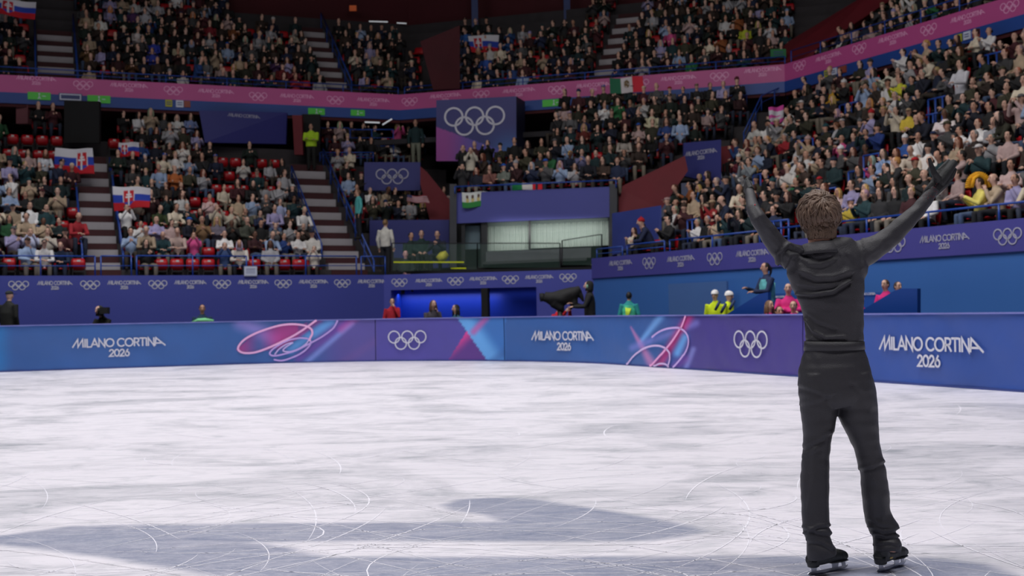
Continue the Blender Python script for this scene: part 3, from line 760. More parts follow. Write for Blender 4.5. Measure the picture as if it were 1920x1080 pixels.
def hair_geo(style, hi=True):
    """around the origin = head centre"""
    m = MB(); sg, rg = (14, 9) if hi else (7, 5)
    def cap(r, tilt=.35, zc=.012, yc=.016, zmin=-.02):
        n = len(m.v); mm = MB(); mm.ell((0, yc, zc), r, sg, rg)
        # keep only what is above a plane sloping down to the back
        vv = []
        for p in mm.v:
            x, y, z = p
            lim = zmin - (y)*.9
            if y < -.05: lim = max(lim, .036)
            z2 = max(z, lim) if abs(y) < 9 else z
            k = 1 if z2 == z else .93
            vv.append((x*k, y*k, z2))
        m.add(vv, mm.f)
    if style == 'short': cap((.084, .106, .108))
    if style == 'bun': cap((.083, .105, .106)); m.ell((0, .1, .08), (.035, .035, .035), 8, 6)
    if style == 'tail': cap((.083, .105, .106)); m.tube([(0, .095, .04), (0, .14, .0), (0, .13, -.10), (0, .11, -.17)], [.025, .03, .027, .012], 7)
    if style == 'long':
        cap((.087, .108, .11))
        m.tube([(0, .035, .03), (0, .05, -.06), (0, .055, -.15), (0, .05, -.22)], [(.088, .07), (.098, .062), (.105, .055), (.085, .04)], sg, up=(0, 1, 0))
        for sx in (-1, 1): m.tube([(sx*.066, -.015, .045), (sx*.083, -.02, -.04), (sx*.09, -.03, -.13), (sx*.08, -.04, -.2)], [.02, .026, .028, .014], 7)
    if style == 'curly':
        for i in range(46 if hi else 14):
            a = rng.uniform(0, 2*PI); ph = rng.uniform(0, 1.9); d = Vector((math.sin(ph)*math.cos(a), math.sin(ph)*math.sin(a), math.cos(ph)))
            if d.y < -.45 and d.z < .62: continue
            m.ell((d.x*.085, .02+d.y*.10, .01+d.z*.10), (.032, .032, .032), 6 if hi else 4, 4 if hi else 3)
    if style == 'beanie':
        m.tube([(0, .012, .022), (0, .014, .055), (0, .016, .09), (0, .016, .125), (0, .014, .148)], [(.084, .106), (.088, .108), (.082, .1), (.06, .074), (.02, .026)], sg, up=(0, 1, 0))
        if hi: m.ell((0, .012, .158), (.024, .024, .022), 8, 5)
    if style == 'cap':
        m.tube([(0, .008, .035), (0, .01, .07), (0, .012, .10), (0, .012, .122)], [(.082, .104), (.081, .102), (.066, .084), (.02, .03)], sg, up=(0, 1, 0))
        m.box(-.06, .06, -.165, -.085, .036, .044)
    if style == 'bald': m.tube([(0, .03, -.03), (0, .035, .0), (0, .03, .02)], [(.077, .09), (.078, .09), (.074, .086)], sg, up=(0, 1, 0))
    if style == 'hood':
        m.tube([(0, .02, -.13), (0, .03, -.06), (0, .03, .02), (0, .025, .09), (0, .02, .13)], [(.1, .1), (.098, .1), (.1, .108), (.085, .09), (.03, .03)], sg, up=(0, 1, 0))
    if style == 'helmet':
        m.tube([(0, .0, .03), (0, .0, .04), (0, .004, .06), (0, .006, .10), (0, .006, .135), (0, .004, .152)], [(.10, .125), (.096, .12), (.095, .118), (.086, .104), (.055, .068), (.012, .015)], sg, up=(0, 1, 0))
    return m
POSES = ['lap', 'clap', 'folded', 'phone', 'lean', 'chin']
GEO = {}
def G(pose, build=1.0):
    if (pose, build) not in GEO: GEO[(pose, build)] = person_geo(pose, True, build)
    return GEO[(pose, build)]
HGEO = {}
def HG(st):
    if st not in HGEO:
        me = hair_geo(st).me(True); me.materials.append(M_hairm if st not in ('beanie', 'cap', 'hood', 'helmet') else M_cloth); HGEO[st] = me
    return HGEO[st]
def lcol(c): return (*lin(c), 1)
def new_person(loc, rz, scale, pose, jc, tc, skin, hstyle, hc, label, group=None, build=1.0, name='person', shoes=(30, 28, 30)):
    g = G(pose, build)
    b = obj(name, g['body']); b.location = loc; b.rotation_euler = (0, 0, rz); b.scale = (scale,)*3; b.color = lcol(skin)
    for nm, c in (('jacket', jc), ('trousers', tc)):
        q = obj(nm, g[nm], None, b); q.color = lcol(c)
    for me_ in g['shoes']: q = obj('shoe', me_, None, b); q.color = lcol(shoes)
    q = obj({'beanie': 'beanie', 'cap': 'cap', 'hood': 'hood', 'helmet': 'helmet'}.get(hstyle, 'hair'), HG(hstyle), None, b); q.location = g['hc']; q.color = lcol(hc)
    tag(b, label, 'person', group)
    return b
# colours of clothes by everyday name
DARKS = [('black', (20, 20, 23)), ('black', (26, 26, 30)), ('navy', (24, 30, 54)), ('charcoal', (48, 48, 52)), ('dark green', (28, 46, 38)), ('brown', (64, 46, 38)), ('olive', (66, 64, 44)), ('dark blue', (30, 44, 84)), ('maroon', (84, 28, 38)), ('teal', (24, 66, 74)), ('grey', (96, 96, 100))]
LIGHTS = [('white', (206, 204, 204)), ('cream', (206, 192, 168)), ('light grey', (150, 150, 156)), ('beige', (172, 148, 120)), ('pale blue', (134, 158, 196)), ('lilac', (150, 142, 190)), ('pale pink', (176, 146, 144))]
BRIGHTS = [('red', (176, 24, 36)), ('blue', (32, 84, 178)), ('yellow', (206, 176, 40)), ('pink', (208, 60, 130)), ('green', (40, 130, 70)), ('orange', (206, 104, 40)), ('purple', (98, 50, 120))]
# seats that show noticeable clothes in the photograph: pixel, colour name, rgb
HINTS = [(248, 222, 'white', (220, 220, 224)), (335, 238, 'white', (206, 206, 206)), (357, 243, 'pale blue', (120, 140, 200)), (83, 287, 'sky blue', (30, 120, 190)), (88, 310, 'white', (210, 215, 230)),
 (213, 290, 'orange', (170, 60, 30)), (340, 286, 'white', (220, 216, 210)), (455, 310, 'white', (200, 196, 190)), (490, 327, 'white', (214, 206, 196)), (520, 345, 'red', (170, 30, 40)), (225, 332, 'cream', (196, 190, 180)), (97, 355, 'white', (206, 204, 204)),
 (48, 398, 'white', (204, 204, 206)), (140, 425, 'red', (196, 30, 44)), (240, 398, 'white', (226, 226, 230)), (340, 382, 'white', (206, 206, 206)), (394, 386, 'pale pink', (206, 170, 170)), (295, 398, 'green', (80, 110, 50)), (383, 424, 'brown', (150, 110, 70)), (515, 385, 'pale blue', (140, 150, 190)), (435, 420, 'cream', (190, 180, 160)), (460, 423, 'olive', (90, 96, 80)), (337, 452, 'pale pink', (190, 160, 150)), (410, 440, 'lilac', (120, 110, 130)), (425, 468, 'blue', (60, 96, 170)), (452, 470, 'white', (210, 200, 190)), (527, 452, 'blue', (30, 80, 190)), (605, 470, 'blue', (30, 70, 180)), (590, 448, 'cream', (190, 186, 180)), (620, 450, 'white', (200, 196, 186)), (579, 475, 'cream', (206, 196, 180)), (610, 430, 'red', (190, 30, 40)), (583, 420, 'maroon', (100, 30, 40)), (57, 440, 'pale blue', (170, 176, 206)), (88, 470, 'white', (216, 214, 214)), (122, 465, 'navy', (30, 60, 110)), (125, 440, 'brown', (130, 110, 80)), (10, 448, 'pink', (220, 50, 150)), (22, 415, 'blue', (50, 90, 160)), (95, 445, 'cream', (200, 190, 176)),
 (1567, 170, 'yellow', (220, 160, 20)), (1693, 178, 'yellow', (190, 190, 30)), (1745, 170, 'black', (20, 20, 24)), (1660, 160, 'cream', (180, 180, 160)), (1765, 228, 'white', (214, 200, 200)), (1475, 262, 'red', (190, 24, 40)), (1590, 310, 'white', (226, 224, 232)), (1605, 308, 'white', (226, 224, 232)), (1650, 250, 'blue', (30, 70, 180)), (1675, 245, 'sky blue', (60, 130, 190)), (1865, 235, 'light grey', (140, 140, 148)), (1860, 285, 'light grey', (150, 150, 156)), (1820, 300, 'light grey', (140, 142, 146)), (1740, 300, 'white', (206, 200, 196)), (1672, 305, 'pale blue', (130, 160, 210)), (1695, 305, 'cream', (206, 186, 164)), (1722, 300, 'cream', (214, 196, 176)), (1662, 375, 'lilac', (140, 134, 190)), (1480, 350, 'white', (206, 200, 196)), (1505, 340, 'green', (20, 140, 80)), (1447, 335, 'red', (180, 24, 40)), (1383, 310, 'maroon', (120, 30, 50)), (1370, 340, 'purple', (100, 40, 120)), (1312, 375, 'blue', (30, 90, 160)), (1335, 410, 'red', (196, 24, 34)), (1320, 400, 'green', (80, 150, 60)), (1372, 385, 'red', (190, 40, 50)), (1258, 455, 'white', (196, 186, 182)), (1335, 440, 'beige', (190, 164, 140)), (1376, 438, 'maroon', (110, 30, 50)), (1838, 398, 'pale yellow', (226, 210, 110)), (1700, 390, 'black', (20, 20, 22)), (1760, 345, 'white', (200, 200, 200)), (1815, 355, 'red', (180, 50, 50)), (1225, 440, 'navy', (30, 40, 80)), (1630, 405, 'pink', (214, 60, 120)), (1570, 440, 'white', (220, 220, 226)), (1500, 440, 'white', (220, 220, 226)), (1415, 255, 'white', (200, 200, 196)), (1290, 262, 'teal', (30, 110, 110)), (1315, 262, 'teal', (40, 130, 120)),
 (915, 322, 'red', (150, 90, 80)), (930, 322, 'red', (186, 30, 44)), (953, 322, 'light grey', (110, 120, 110)), (1080, 298, 'lilac', (110, 110, 160)), (1165, 275, 'cream', (180, 170, 160)), (1100, 260, 'red', (170, 40, 30)), (1085, 236, 'red', (150, 24, 34)), (1000, 262, 'maroon', (90, 20, 30)), (1215, 225, 'cream', (190, 184, 150)), (1205, 213, 'white', (170, 170, 170)), (1255, 255, 'blue', (40, 70, 150)), (1210, 262, 'red', (150, 30, 40)), (890, 345, 'dark green', (30, 60, 50)), (868, 300, 'white', (196, 192, 180)), (1105, 240, 'blue', (30, 50, 130)), (1053, 292, 'green', (30, 90, 60)), (1450, 60, 'white', (190, 190, 196)), (1370, 55, 'white', (190, 190, 190)), (1390, 62, 'yellow', (190, 200, 30)), (333, 12, 'white', (220, 220, 220)), (290, 22, 'light grey', (180, 180, 190)), (270, 25, 'light grey', (170, 170, 180)), (255, 15, 'white', (200, 200, 200)), (182, 45, 'white', (220, 216, 210)), (222, 45, 'red', (150, 24, 34)), (385, 60, 'red', (190, 30, 50)), (285, 103, 'blue', (40, 60, 200)), (340, 95, 'cream', (190, 180, 150)), (255, 135, 'brown', (150, 90, 40)), (552, 80, 'cream', (180, 170, 150)), (718, 52, 'white', (190, 190, 190)), (872, 78, 'blue', (40, 110, 210)), (952, 80, 'blue', (40, 110, 210)), (922, 130, 'blue', (40, 90, 200)), (955, 140, 'blue', (50, 100, 210)), (250, 80, 'white', (190, 180, 180)), (175, 100, 'cream', (180, 170, 150)), (155, 105, 'orange', (170, 120, 60)), (545, 142, 'maroon', (130, 30, 50))]
def ordin(n):
    if n < 1: return 'no'
    if n <= 12: return ORD[n-1]
    if n < 20: return ['thirteenth', 'fourteenth', 'fifteenth', 'sixteenth', 'seventeenth', 'eighteenth', 'nineteenth'][n-13]
    if n % 10 == 0: return {20: 'twentieth', 30: 'thirtieth', 40: 'fortieth', 50: 'fiftieth', 60: 'sixtieth'}[n]
    return {2: 'twenty', 3: 'thirty', 4: 'forty', 5: 'fifty', 6: 'sixty'}[n//10]+'-'+ORD[n % 10-1]
HATS = [(1766, 207, 'beanie', 'red', (206, 24, 40)), (1584, 288, 'beanie', 'white', (226, 226, 230)), (1698, 268, 'beanie', 'white', (220, 220, 224)), (1475, 243, 'beanie', 'red', (190, 24, 34)), (1492, 243, 'beanie', 'red', (180, 30, 40)), (1515, 244, 'beanie', 'red', (170, 30, 40)), (1650, 228, 'beanie', 'lilac', (110, 110, 190)), (1292, 305, 'beanie', 'lime', (190, 220, 30)), (1191, 374, 'beanie', 'orange', (220, 150, 30)), (1825, 268, 'short', 'grey', (150, 150, 150)), (1480, 325, 'short', 'blond', (196, 160, 100)), (1312, 360, 'long', 'blond', (190, 160, 90)), (1672, 292, 'long', 'blond', (196, 160, 100)), (1695, 292, 'short', 'blond', (196, 160, 100)), (1620, 355, 'long', 'blond', (196, 160, 100)), (1578, 355, 'long', 'blond', (190, 150, 90)), (1376, 415, 'beanie', 'cream', (206, 190, 160)), (1354, 413, 'cap', 'charcoal', (60, 64, 70)), (1370, 318, 'short', 'white', (220, 220, 220))]
ORD = ['first', 'second', 'third', 'fourth', 'fifth', 'sixth', 'seventh', 'eighth', 'ninth', 'tenth', 'eleventh', 'twelfth']
def seat_free(st, k, px, py):
    """places the photograph keeps clear of seats: stairways, portals, panels, booth"""
    n = st.name
    if n == 'far_lower_stand':
        if 372 < px < 545 and py < 262: return False
        if 118 < px < 186 and py < 270: return False
        if 545 < px < 600 and py < 296: return False
        if px > 655 and py > 405: return False
        if px > 690 and k < 4: return False
        if px > 670 and k in (7, 8): return False
        if px > (835 if py > 340 else 800): return False
        if px < 60 and py < 215: return False
    if n == 'side_lower_stand':
        if px < 1252 and py < 425: return False
        if px < 1290 and k > 5: return False
        if 1340 < px < 1380 and py < 340: return False
        if px < 1355 and py < 300: return False
        if k == 0 and px < 1180: return False
    if n == 'corner_upper_stand':
        if px < 846: return False
        if px < 1000 and k > 2: return False
        if px > 1165 and py > 345 - (px-1165)*.6: return False
        if px > 1400: return False
    if n.startswith('upper'):
        if 1418 < px < 1520 and py > 128-(px-1418)*.95 and py < 175: return False
        if 1480 < px < 1640 and py < 118-(px-1500)*.9+0: return False
        if 790 < px < 860 and py > 60: return False
        if 770 < px < 860 and py <= 60: return False
        if n == 'upper_far_stand' and px > 430 and py < 20+(px-430)*.10: return False
        if n == 'upper_corner_stand' and px < 1110 and py < 42: return False
        if px > 1120 and n == 'upper_corner_stand' and px < 1165 and False: return False
    return True
def in_aisle(st, t):
    for tt, w_ in {'far_lower_stand': ((tA1, .75), (tA2, .85)), 'upper_far_stand': ((tU1, .85), (tU2, .65)), 'upper_corner_stand': ((tU3, .65),), 'side_lower_stand': ((tR1, .5), (tR2, .5), (14.4, .5))}.get(st.name, ()):
        if abs(t-tt) < w_: return True
    return False
STN = {'far_lower_stand': 'far lower stand', 'side_lower_stand': 'side stand above violet banner', 'corner_upper_stand': 'corner stand above booth', 'upper_far_stand': 'upper tier', 'upper_corner_stand': 'upper corner', 'upper_side_stand': 'upper side'}
cands = []; empties = []
for st, dens in ((SL, .93), (SR, .97), (SC, .99), (UL, .90), (UM, .9), (UR, .8)):
    for k in range(st.K):
        a, b = st.T0(k), st.T1(k); n = int((b-a)/.5); cnt = 0
        for i in range(n):
            t = a+.25+i*.5+(.12 if k % 2 else 0)
            p = st.P(t, k, 0, .42)
            if p.y < 5: continue
            px, py = proj(p+Vector((0, 0, 1.15))); qx, qy = proj(p+Vector((0, 0, .2)))
            if px < -25 or px > (2150 if st is SR else 1945) or qy < -8: continue
            if in_aisle(st, t) or not seat_free(st, k, px, py): continue
            cnt += 1
            pe = 0
            if st is SL:
                if 300 < px < 660 and k == 0: pe = .72
                if px < 150 and k == 0: pe = .85
                if 300 < px < 640 and k == 1: pe = .22
                if 12 < px < 118 and 225 < py < 275: pe = .8
                if 385 < px < 545 and 262 <= py < 330: pe = .5
                if 250 < px < 640 and 330 < py < 420: pe = .14
            hint = None; bd = 12
            for hx, hy, nm, c in HINTS:
                d = math.hypot(px-hx, (py-hy+14)*1.0)
                if d < bd: bd = d; hint = (nm, c)
            if (rng.random() > dens or rng.random() < pe) and not hint: empties.append((st, k, t, p, px, py, cnt)); continue
            cands.append(dict(st=st, k=k, t=t, p=p, px=px, py=py, hint=hint, n=cnt))
VIEW = lambda c: c['p'].y
for c in cands:
    light = (.36 if c['k'] < 7 else .25) if c['st'] is SL else (.31 if c['st'] is SR else .14)
    r = rng.random()
    if c['hint']: c['jn'], c['jc'] = c['hint']
    elif r < light: c['jn'], c['jc'] = LIGHTS[rng.integers(len(LIGHTS))]
    elif r < light+.035: c['jn'], c['jc'] = BRIGHTS[rng.integers(len(BRIGHTS))]
    else: c['jn'], c['jc'] = DARKS[rng.integers(len(DARKS))]
    g_ = sum(c['jc'])/3; q_ = rng.uniform(.95, 1.15) if g_ > 120 else rng.uniform(.6, 1.0); c['jc'] = tuple(max(8, min(238, (g_+(v-g_)*.8)*q_)) for v in c['jc'])
    c['tc'] = [(28, 30, 38), (38, 46, 66), (70, 88, 120), (24, 24, 26), (60, 52, 46), (120, 112, 100)][rng.integers(6)]
    c['skin'] = SKIN[min(4, int(rng.exponential(1.1)))]
    hs = ['short', 'short', 'short', 'long', 'long', 'tail', 'bun', 'curly', 'beanie', 'cap', 'bald'][rng.integers(11)]
    c['hs'] = hs; hn = ['black', 'brown', 'dark', 'brown', 'dark', 'blond', 'grey', 'auburn', 'dark'][rng.integers(9)]
    c['hn'] = hn; c['hc'] = tuple(v*rng.uniform(.85, 1.15) for v in HAIRC[hn])
    if hs in ('beanie', 'cap'):
        hn, cc = (DARKS+LIGHTS+BRIGHTS[:2])[rng.integers(len(DARKS)+len(LIGHTS)+2)]; c['hn'] = hn; c['hc'] = cc
    for hx, hy, st_, nm, cc in HATS:
        if math.hypot(c['px']-hx, c['py']-hy) < 8: c['hs'], c['hn'], c['hc'] = st_, nm, cc
    c['pose'] = POSES[rng.choice(6, p=[.22, .34, .12, .08, .14, .10])]
    c['rz'] = math.atan2(-c['st'].pl.n.x*-1, 1)*0 + math.atan2(c['st'].pl.e.y, c['st'].pl.e.x) + rng.normal()*.3
    # turn a little towards the skater
    c['sc'] = rng.uniform(.92, 1.10); c['dz'] = 0
hdc = min(cands, key=lambda c: math.hypot(c['px']-1838, c['py']-366)); hdc.update(jn='pale yellow', jc=(226, 212, 110), hs='short', hn='brown', hc=HAIRC['brown'], pose='clap', sc=1.0, skin=SKIN[0]); HDP = hdc['p']
NIND = 300
order = sorted(range(len(cands)), key=lambda i: (cands[i]['st'].name.startswith('upper'), (cands[i]['p']-CAM).length))
# the skater and boards hide some: leave those hidden by the skater's torso in the crowd mesh
def hidden(c): return c['px'] > 1940 or 1495 < c['px'] < 1575 and 375 < c['py'] < 470
ind = set([i for i in order if not hidden(cands[i])][:NIND])
POSEW = {'lap': 'resting hands', 'clap': 'clapping', 'folded': 'arms folded', 'phone': 'raising hands', 'lean': 'leaning forward', 'chin': 'hand at chin'}
seen = {}
for i in sorted(ind):
    c = cands[i]; hs = c['hs']
    head = {'short': f"{c['hn']}-haired", 'long': f"long {c['hn']}-haired", 'tail': f"{c['hn']}-ponytailed", 'bun': f"{c['hn']}-bunned", 'curly': f"curly {c['hn']}-haired", 'beanie': f"{c['hn'].replace(' ', '-')}-beanied", 'cap': f"{c['hn'].replace(' ', '-')}-capped", 'bald': 'balding'}[hs]
    stn = {'far_lower_stand': ('far stand', 'far end'), 'side_lower_stand': ('side stand', 'corner'), 'corner_upper_stand': ('corner stand', 'box')}[c['st'].name]
    seat = c['n']; tens = ['', '', 'twenty', 'thirty', 'forty', 'fifty'][seat//10] if seat >= 20 else ''
    od = ORD[seat-1] if seat <= 12 else ({13: 'thirteenth', 14: 'fourteenth', 15: 'fifteenth', 16: 'sixteenth', 17: 'seventeenth', 18: 'eighteenth', 19: 'nineteenth', 20: 'twentieth', 30: 'thirtieth', 40: 'fortieth', 50: 'fiftieth'}.get(seat) or tens+'-'+ORD[seat % 10-1])
    lab = f"{head} spectator in {c['jn'].replace(' ', '-')} jacket {POSEW[c['pose']]}, {stn[0]} row {k and ''}"
    rowname = 'front' if c['k'] == 0 else ORD[c['k']]
    lab = f"{head} spectator, {c['jn'].replace(' ', '-')} jacket, {POSEW[c['pose']]}, {rowname} row {stn[0]}, {od} from {stn[1]}"
    b = new_person(c['p']+Vector((0, 0, 0)), c['rz'], c['sc'], c['pose'], c['jc'], c['tc'], c['skin'], hs, c['hc'], lab, 'spectators in the ' + STN[c['st'].name], name='spectator')
# the rest of the crowd as one mesh
LOD = {p: person_geo(p, False) for p in POSES}; HL = {h: hair_geo(h, False) for h in ('short', 'long', 'tail', 'bun', 'curly', 'beanie', 'cap', 'bald')}
VV = []; FF = []; CC = []; nv = 0
from itertools import chain
for i, c in enumerate(cands):
    if i in ind: continue
    g = LOD[c['pose']]; M = Matrix.Translation(c['p']) @ Matrix.Rotation(c['rz'], 4, 'Z') @ Matrix.Scale(c['sc'], 4); Mn = np.array(M)
    hd = HL[c['hs']]; hv = [Vector(v)+g['hc'] for v in hd.v]
    for (v, f), cc in ((g['body'], c['skin']), (g['jacket'], c['jc']), (g['trousers'], c['tc']), ((hv, hd.f), c['hc'])):
        a = np.array([tuple(p) for p in v]); a = a @ Mn[:3, :3].T + Mn[:3, 3]
        VV.append(a); FF += [tuple(q+nv for q in p) for p in f]; CC.append(np.tile(lin(cc), (len(a), 1))); nv += len(a)
crowd = mesh(np.vstack(VV).tolist(), FF, True); setcol(crowd, 'cloth_colour', np.vstack(CC))
o = obj('crowd', crowd, mat('crowd_cloth', src='cloth_colour', rough=.85, noise_scale=7, noise_amt=.2)); tag(o, 'seated crowd filling the upper tier and the rows further away', 'crowd', None, 'stuff')
# seats
M_seat = mat('seat_red', (178, 16, 30), .4, noise_scale=3, noise_amt=.1); M_seatd = mat('seat_dark', (38, 34, 38), .6, noise_scale=3)
def seat_parts(open_):
    back = MB(); back.tube([(0, .13, .40), (0, .15, .56), (0, .17, .70), (0, .18, .76)], [(.21, .018), (.22, .02), (.21, .02), (.17, .014)], 10, up=(0, 1, 0))
    pan = MB()
    if open_: pan.tube([(0, .14, .41), (0, -.05, .42), (0, -.24, .43)], [(.20, .02), (.21, .025), (.19, .018)], 10, up=(0, 0, 1))
    else: pan.tube([(0, .11, .40), (0, .07, .60), (0, .08, .74)], [(.20, .03), (.20, .028), (.18, .018)], 10, up=(0, 1, 0))
    fr = MB(); fr.box(-.19, -.16, .08, .16, 0, .45); fr.box(.16, .19, .08, .16, 0, .45); fr.box(-.19, .19, .08, .13, .34, .38)
    glint = MB(); glint.box(-.05, .05, .135 if open_ else .045, .14 if open_ else .05, .66, .72)  # pale patch standing in for the shine on the folded seat
    return back, pan, fr, glint
bk, pn_, fr_, nm_ = seat_parts(False)
smesh = [x.me(True) for x in (bk, pn_)]+[fr_.me(), nm_.me()]
M_glint = mat('painted_glint', (206, 200, 200), .5)
for m_, q in zip(smesh, (M_seat, M_seat, M_seatd, M_glint)): m_.materials.append(q)
srt = sorted(empties, key=lambda e: (e[0].name.startswith('upper'), e[3].y))
near = [e for e in srt if not e[0].name.startswith('upper')][:200]
for st, k, t, p, px, py, cnt in near:
    rz = math.atan2(st.pl.e.y, st.pl.e.x)
    rowname = 'front' if k == 0 else ORD[k]
    s0 = obj('stadium_seat', smesh[0], None); s0.location = p; s0.rotation_euler = (0, 0, rz)
    for nm, m_ in zip(('seat_pan', 'frame', 'painted_glint'), smesh[1:]): obj(nm, m_, None, s0)
    nb = 'beside a spectator'
    od = ORD[cnt-1] if cnt <= 12 else str(cnt)+'th'
    tag(s0, f"{ordin(sum(1 for e_ in near if e_[0] is st and e_[1] == k and e_[2] <= t))} empty red seat along the {rowname} row of the {STN[st.name].split(' above')[0]}", 'seat', 'empty red seats in the '+STN[st.name])
bo = seat_parts(True); VV = []; FF = []; CC = []; nv = 0
rest = [(c['st'], c['p']) for c in cands]+[(e[0], e[3]) for e in srt if e not in near]
for st, p in rest:
    rz = math.atan2(st.pl.e.y, st.pl.e.x); Mn = np.array(Matrix.Translation(p) @ Matrix.Rotation(rz, 4, 'Z'))
    for x, cc in zip(bo[:3], ((178, 16, 30), (178, 16, 30), (38, 34, 38))):
        a = np.array(x.v) @ Mn[:3, :3].T + Mn[:3, 3]; VV.append(a); FF += [tuple(q+nv for q in f) for f in x.f]; CC.append(np.tile(lin(cc), (len(a), 1))); nv += len(a)
sm = mesh(np.vstack(VV).tolist(), FF, True); setcol(sm, 'cloth_colour', np.vstack(CC))
o = obj('occupied_seats', sm, mat('seat_plastic', src='cloth_colour', rough=.4, noise_scale=3, noise_amt=.08)); tag(o, 'rows of red seats under the seated crowd', 'seats', None, 'stuff')
print('SPECTATORS', len(cands), 'empty', len(empties))
# ------------------------------------------------------------ the skater
M_shirt = mat('black_shirt', (53, 52, 57), .5, noise_scale=3, noise_amt=.06, bump=.35, bump_scale=220, spec=.35)
M_trou = mat('black_trousers', (48, 47, 52), .5, noise_scale=3, noise_amt=.06, bump=.25, bump_scale=200, spec=.4)
M_boot = mat('black_boot', (30, 33, 36), .5, noise_scale=20, noise_amt=.2, bump=.3, bump_scale=90)
M_glove = mat('black_glove', (24, 24, 27), .7, bump=.3, bump_scale=120)
M_sk = mat('skater_skin', (214, 160, 136), .5, noise_scale=20, noise_amt=.06)
M_curl = mat('brown_hair', (102, 80, 66), .55, noise_scale=18, noise_amt=.35)
def rp(L, Y0=6.2):
    """rings from silhouettes: (y, xl, xr, half depth[, Y])"""
    c = []; r = []
    for e in L:
        y, xl, xr, dp = e[:4]; Y = e[4] if len(e) > 4 else Y0
        c.append(at((xl+xr)/2, y, Y)); r.append(((xr-xl)/2*Y/F, dp))
    return c, r
def ap(L):
    c = []; r = []
    for x, y, hw, Y in L: c.append(at(x, y, Y)); r.append(hw*Y/F)
    return c, r
TOR = [(454, 1512, 1566, .06), (460, 1500, 1582, .085), (467, 1489, 1600, .098), (476, 1482, 1614, .106), (490, 1475, 1624, .114), (508, 1475, 1628, .12), (525, 1482.5, 1623, .122), (545, 1492.5, 1620.5, .12), (565, 1501, 1620, .116), (590, 1507, 1619, .109), (620, 1510, 1618.5, .102), (645, 1511.5, 1618, .100)]
ARMR = [(1596, 488, 24, 6.2), (1622, 474, 25.5, 6.2), (1652, 457, 21, 6.2), (1672, 442, 19.5, 6.2), (1690, 424, 18, 6.2), (1708, 407, 15.5, 6.21), (1722, 393, 14, 6.22), (1735, 377, 12.5, 6.23), (1747, 361, 11.5, 6.24), (1753, 353, 11, 6.24)]
ARML = [(1497, 490, 24, 6.2), (1473, 477, 23, 6.19), (1454, 456, 19.5, 6.17), (1437, 431, 17, 6.14), (1422, 410, 15.5, 6.12), (1413, 394, 13.5, 6.17), (1409, 377, 10.8, 6.25), (1406.5, 362, 8.8, 6.32), (1406, 356, 8, 6.35)]
LEGL = [(700, 1499, 1566, .115), (725, 1497.5, 1568, .12), (750, 1500, 1569, .112), (776, 1502, 1569, .10), (805, 1505.5, 1563, .092), (831, 1507, 1557, .084), (860, 1504.5, 1554.5, .078), (892, 1501, 1554.5, .078, 6.19), (930, 1502, 1553.5, .076, 6.18), (966, 1504, 1554.5, .072, 6.17), (990, 1506, 1556, .07, 6.16), (1003, 1509.5, 1559, .066, 6.155), (1010, 1513, 1558, .06, 6.15), (1022, 1513, 1561, .068, 6.15), (1034, 1512.5, 1566, .07, 6.15), (1045, 1514, 1570, .068, 6.15)]
LEGR = [(700, 1566, 1632, .115), (725, 1568, 1638, .12), (750, 1569, 1643.5, .112), (776, 1571.5, 1646, .10), (800, 1584, 1647, .095), (831, 1599, 1648.5, .084), (858, 1607, 1654, .078), (884, 1613.5, 1660.5, .078), (925, 1616.5, 1666.5, .076), (960, 1620, 1668, .072, 6.22), (980, 1625, 1676.5, .072, 6.22), (993, 1631, 1685, .072, 6.22), (1001, 1637, 1682, .062, 6.22), (1012, 1637.5, 1686, .068, 6.22), (1025, 1639, 1690.5, .07, 6.21), (1036, 1642, 1690, .066, 6.20)]
PEL = [(642, 1511, 1618, .10), (656, 1509.5, 1619.5, .106), (672, 1503.5, 1626, .116), (690, 1498.5, 1631, .128), (707, 1496, 1634.5, .134), (727, 1497, 1639, .132), (748, 1500.5, 1643.5, .122), (762, 1508, 1638, .10)]
hip0 = at(1565, 690, 6.2)
G0 = ground(1600, 1070)
# body (skin), one continuous figure under the clothes
b = MB(); sh = .8
def addr(mb, LR, k=1.0, seg=20):
    c, r = LR; mb.tube(c, [(q[0]*k, q[1]*k) if not np.isscalar(q) else q*k for q in r], seg, up=(0, 1, 0) if not np.isscalar(r[0]) else None)
addr(b, rp(TOR[1:]), .8); addr(b, rp(PEL), .8); addr(b, rp(LEGL), .72); addr(b, rp(LEGR), .72); addr(b, ap(ARMR), .72, 12); addr(b, ap(ARML), .72, 12)
b.tube([at(1538, 492, 6.2), at(1538, 470, 6.2), at(1538, 452, 6.195), at(1538, 430, 6.21)], [(.075, .07), (.064, .066), (.060, .066), (.06, .068)], 16)
hc = at(1536.5, 403, 6.225)
prof = [(-.122, .03, .034), (-.10, .05, .062), (-.055, .064, .086), (-.01, .074, .098), (.04, .076, .10), (.085, .06, .08), (.112, .027, .036)]
b.tube([hc+Vector((0, .012 if p[0] < -.03 else 0, p[0])) for p in prof], [(p[1], p[2]) for p in prof], 18, up=(0, 1, 0))
body = remesh(mesh(b.v, b.f), .009, 4)
e = MB(); e.add([v.co.copy() for v in body.vertices], [tuple(p.vertices) for p in body.polygons]); 
e.tube([hc+Vector((0, .094, .026)), hc+Vector((0, .116, -.012)), hc+Vector((0, .121, -.026)), hc+Vector((0, .098, -.036))], [.008, .013, .015, .006], 8, up=(0, 1, 0))
for sx in (-1, 1): e.ell(hc+Vector((sx*.079, .0, -.012)), (.009, .02, .031), 8, 6)
n1 = len(e.f)
for sx in (-1, 1): e.ell(hc+Vector((sx*.03, .096, .02)), (.013, .008, .008), 8, 6)
n2 = len(e.f); e.tube([hc+Vector((-.025, .10, -.062)), hc+Vector((0, .108, -.062)), hc+Vector((.025, .10, -.062))], [.003, .007, .003], 6)
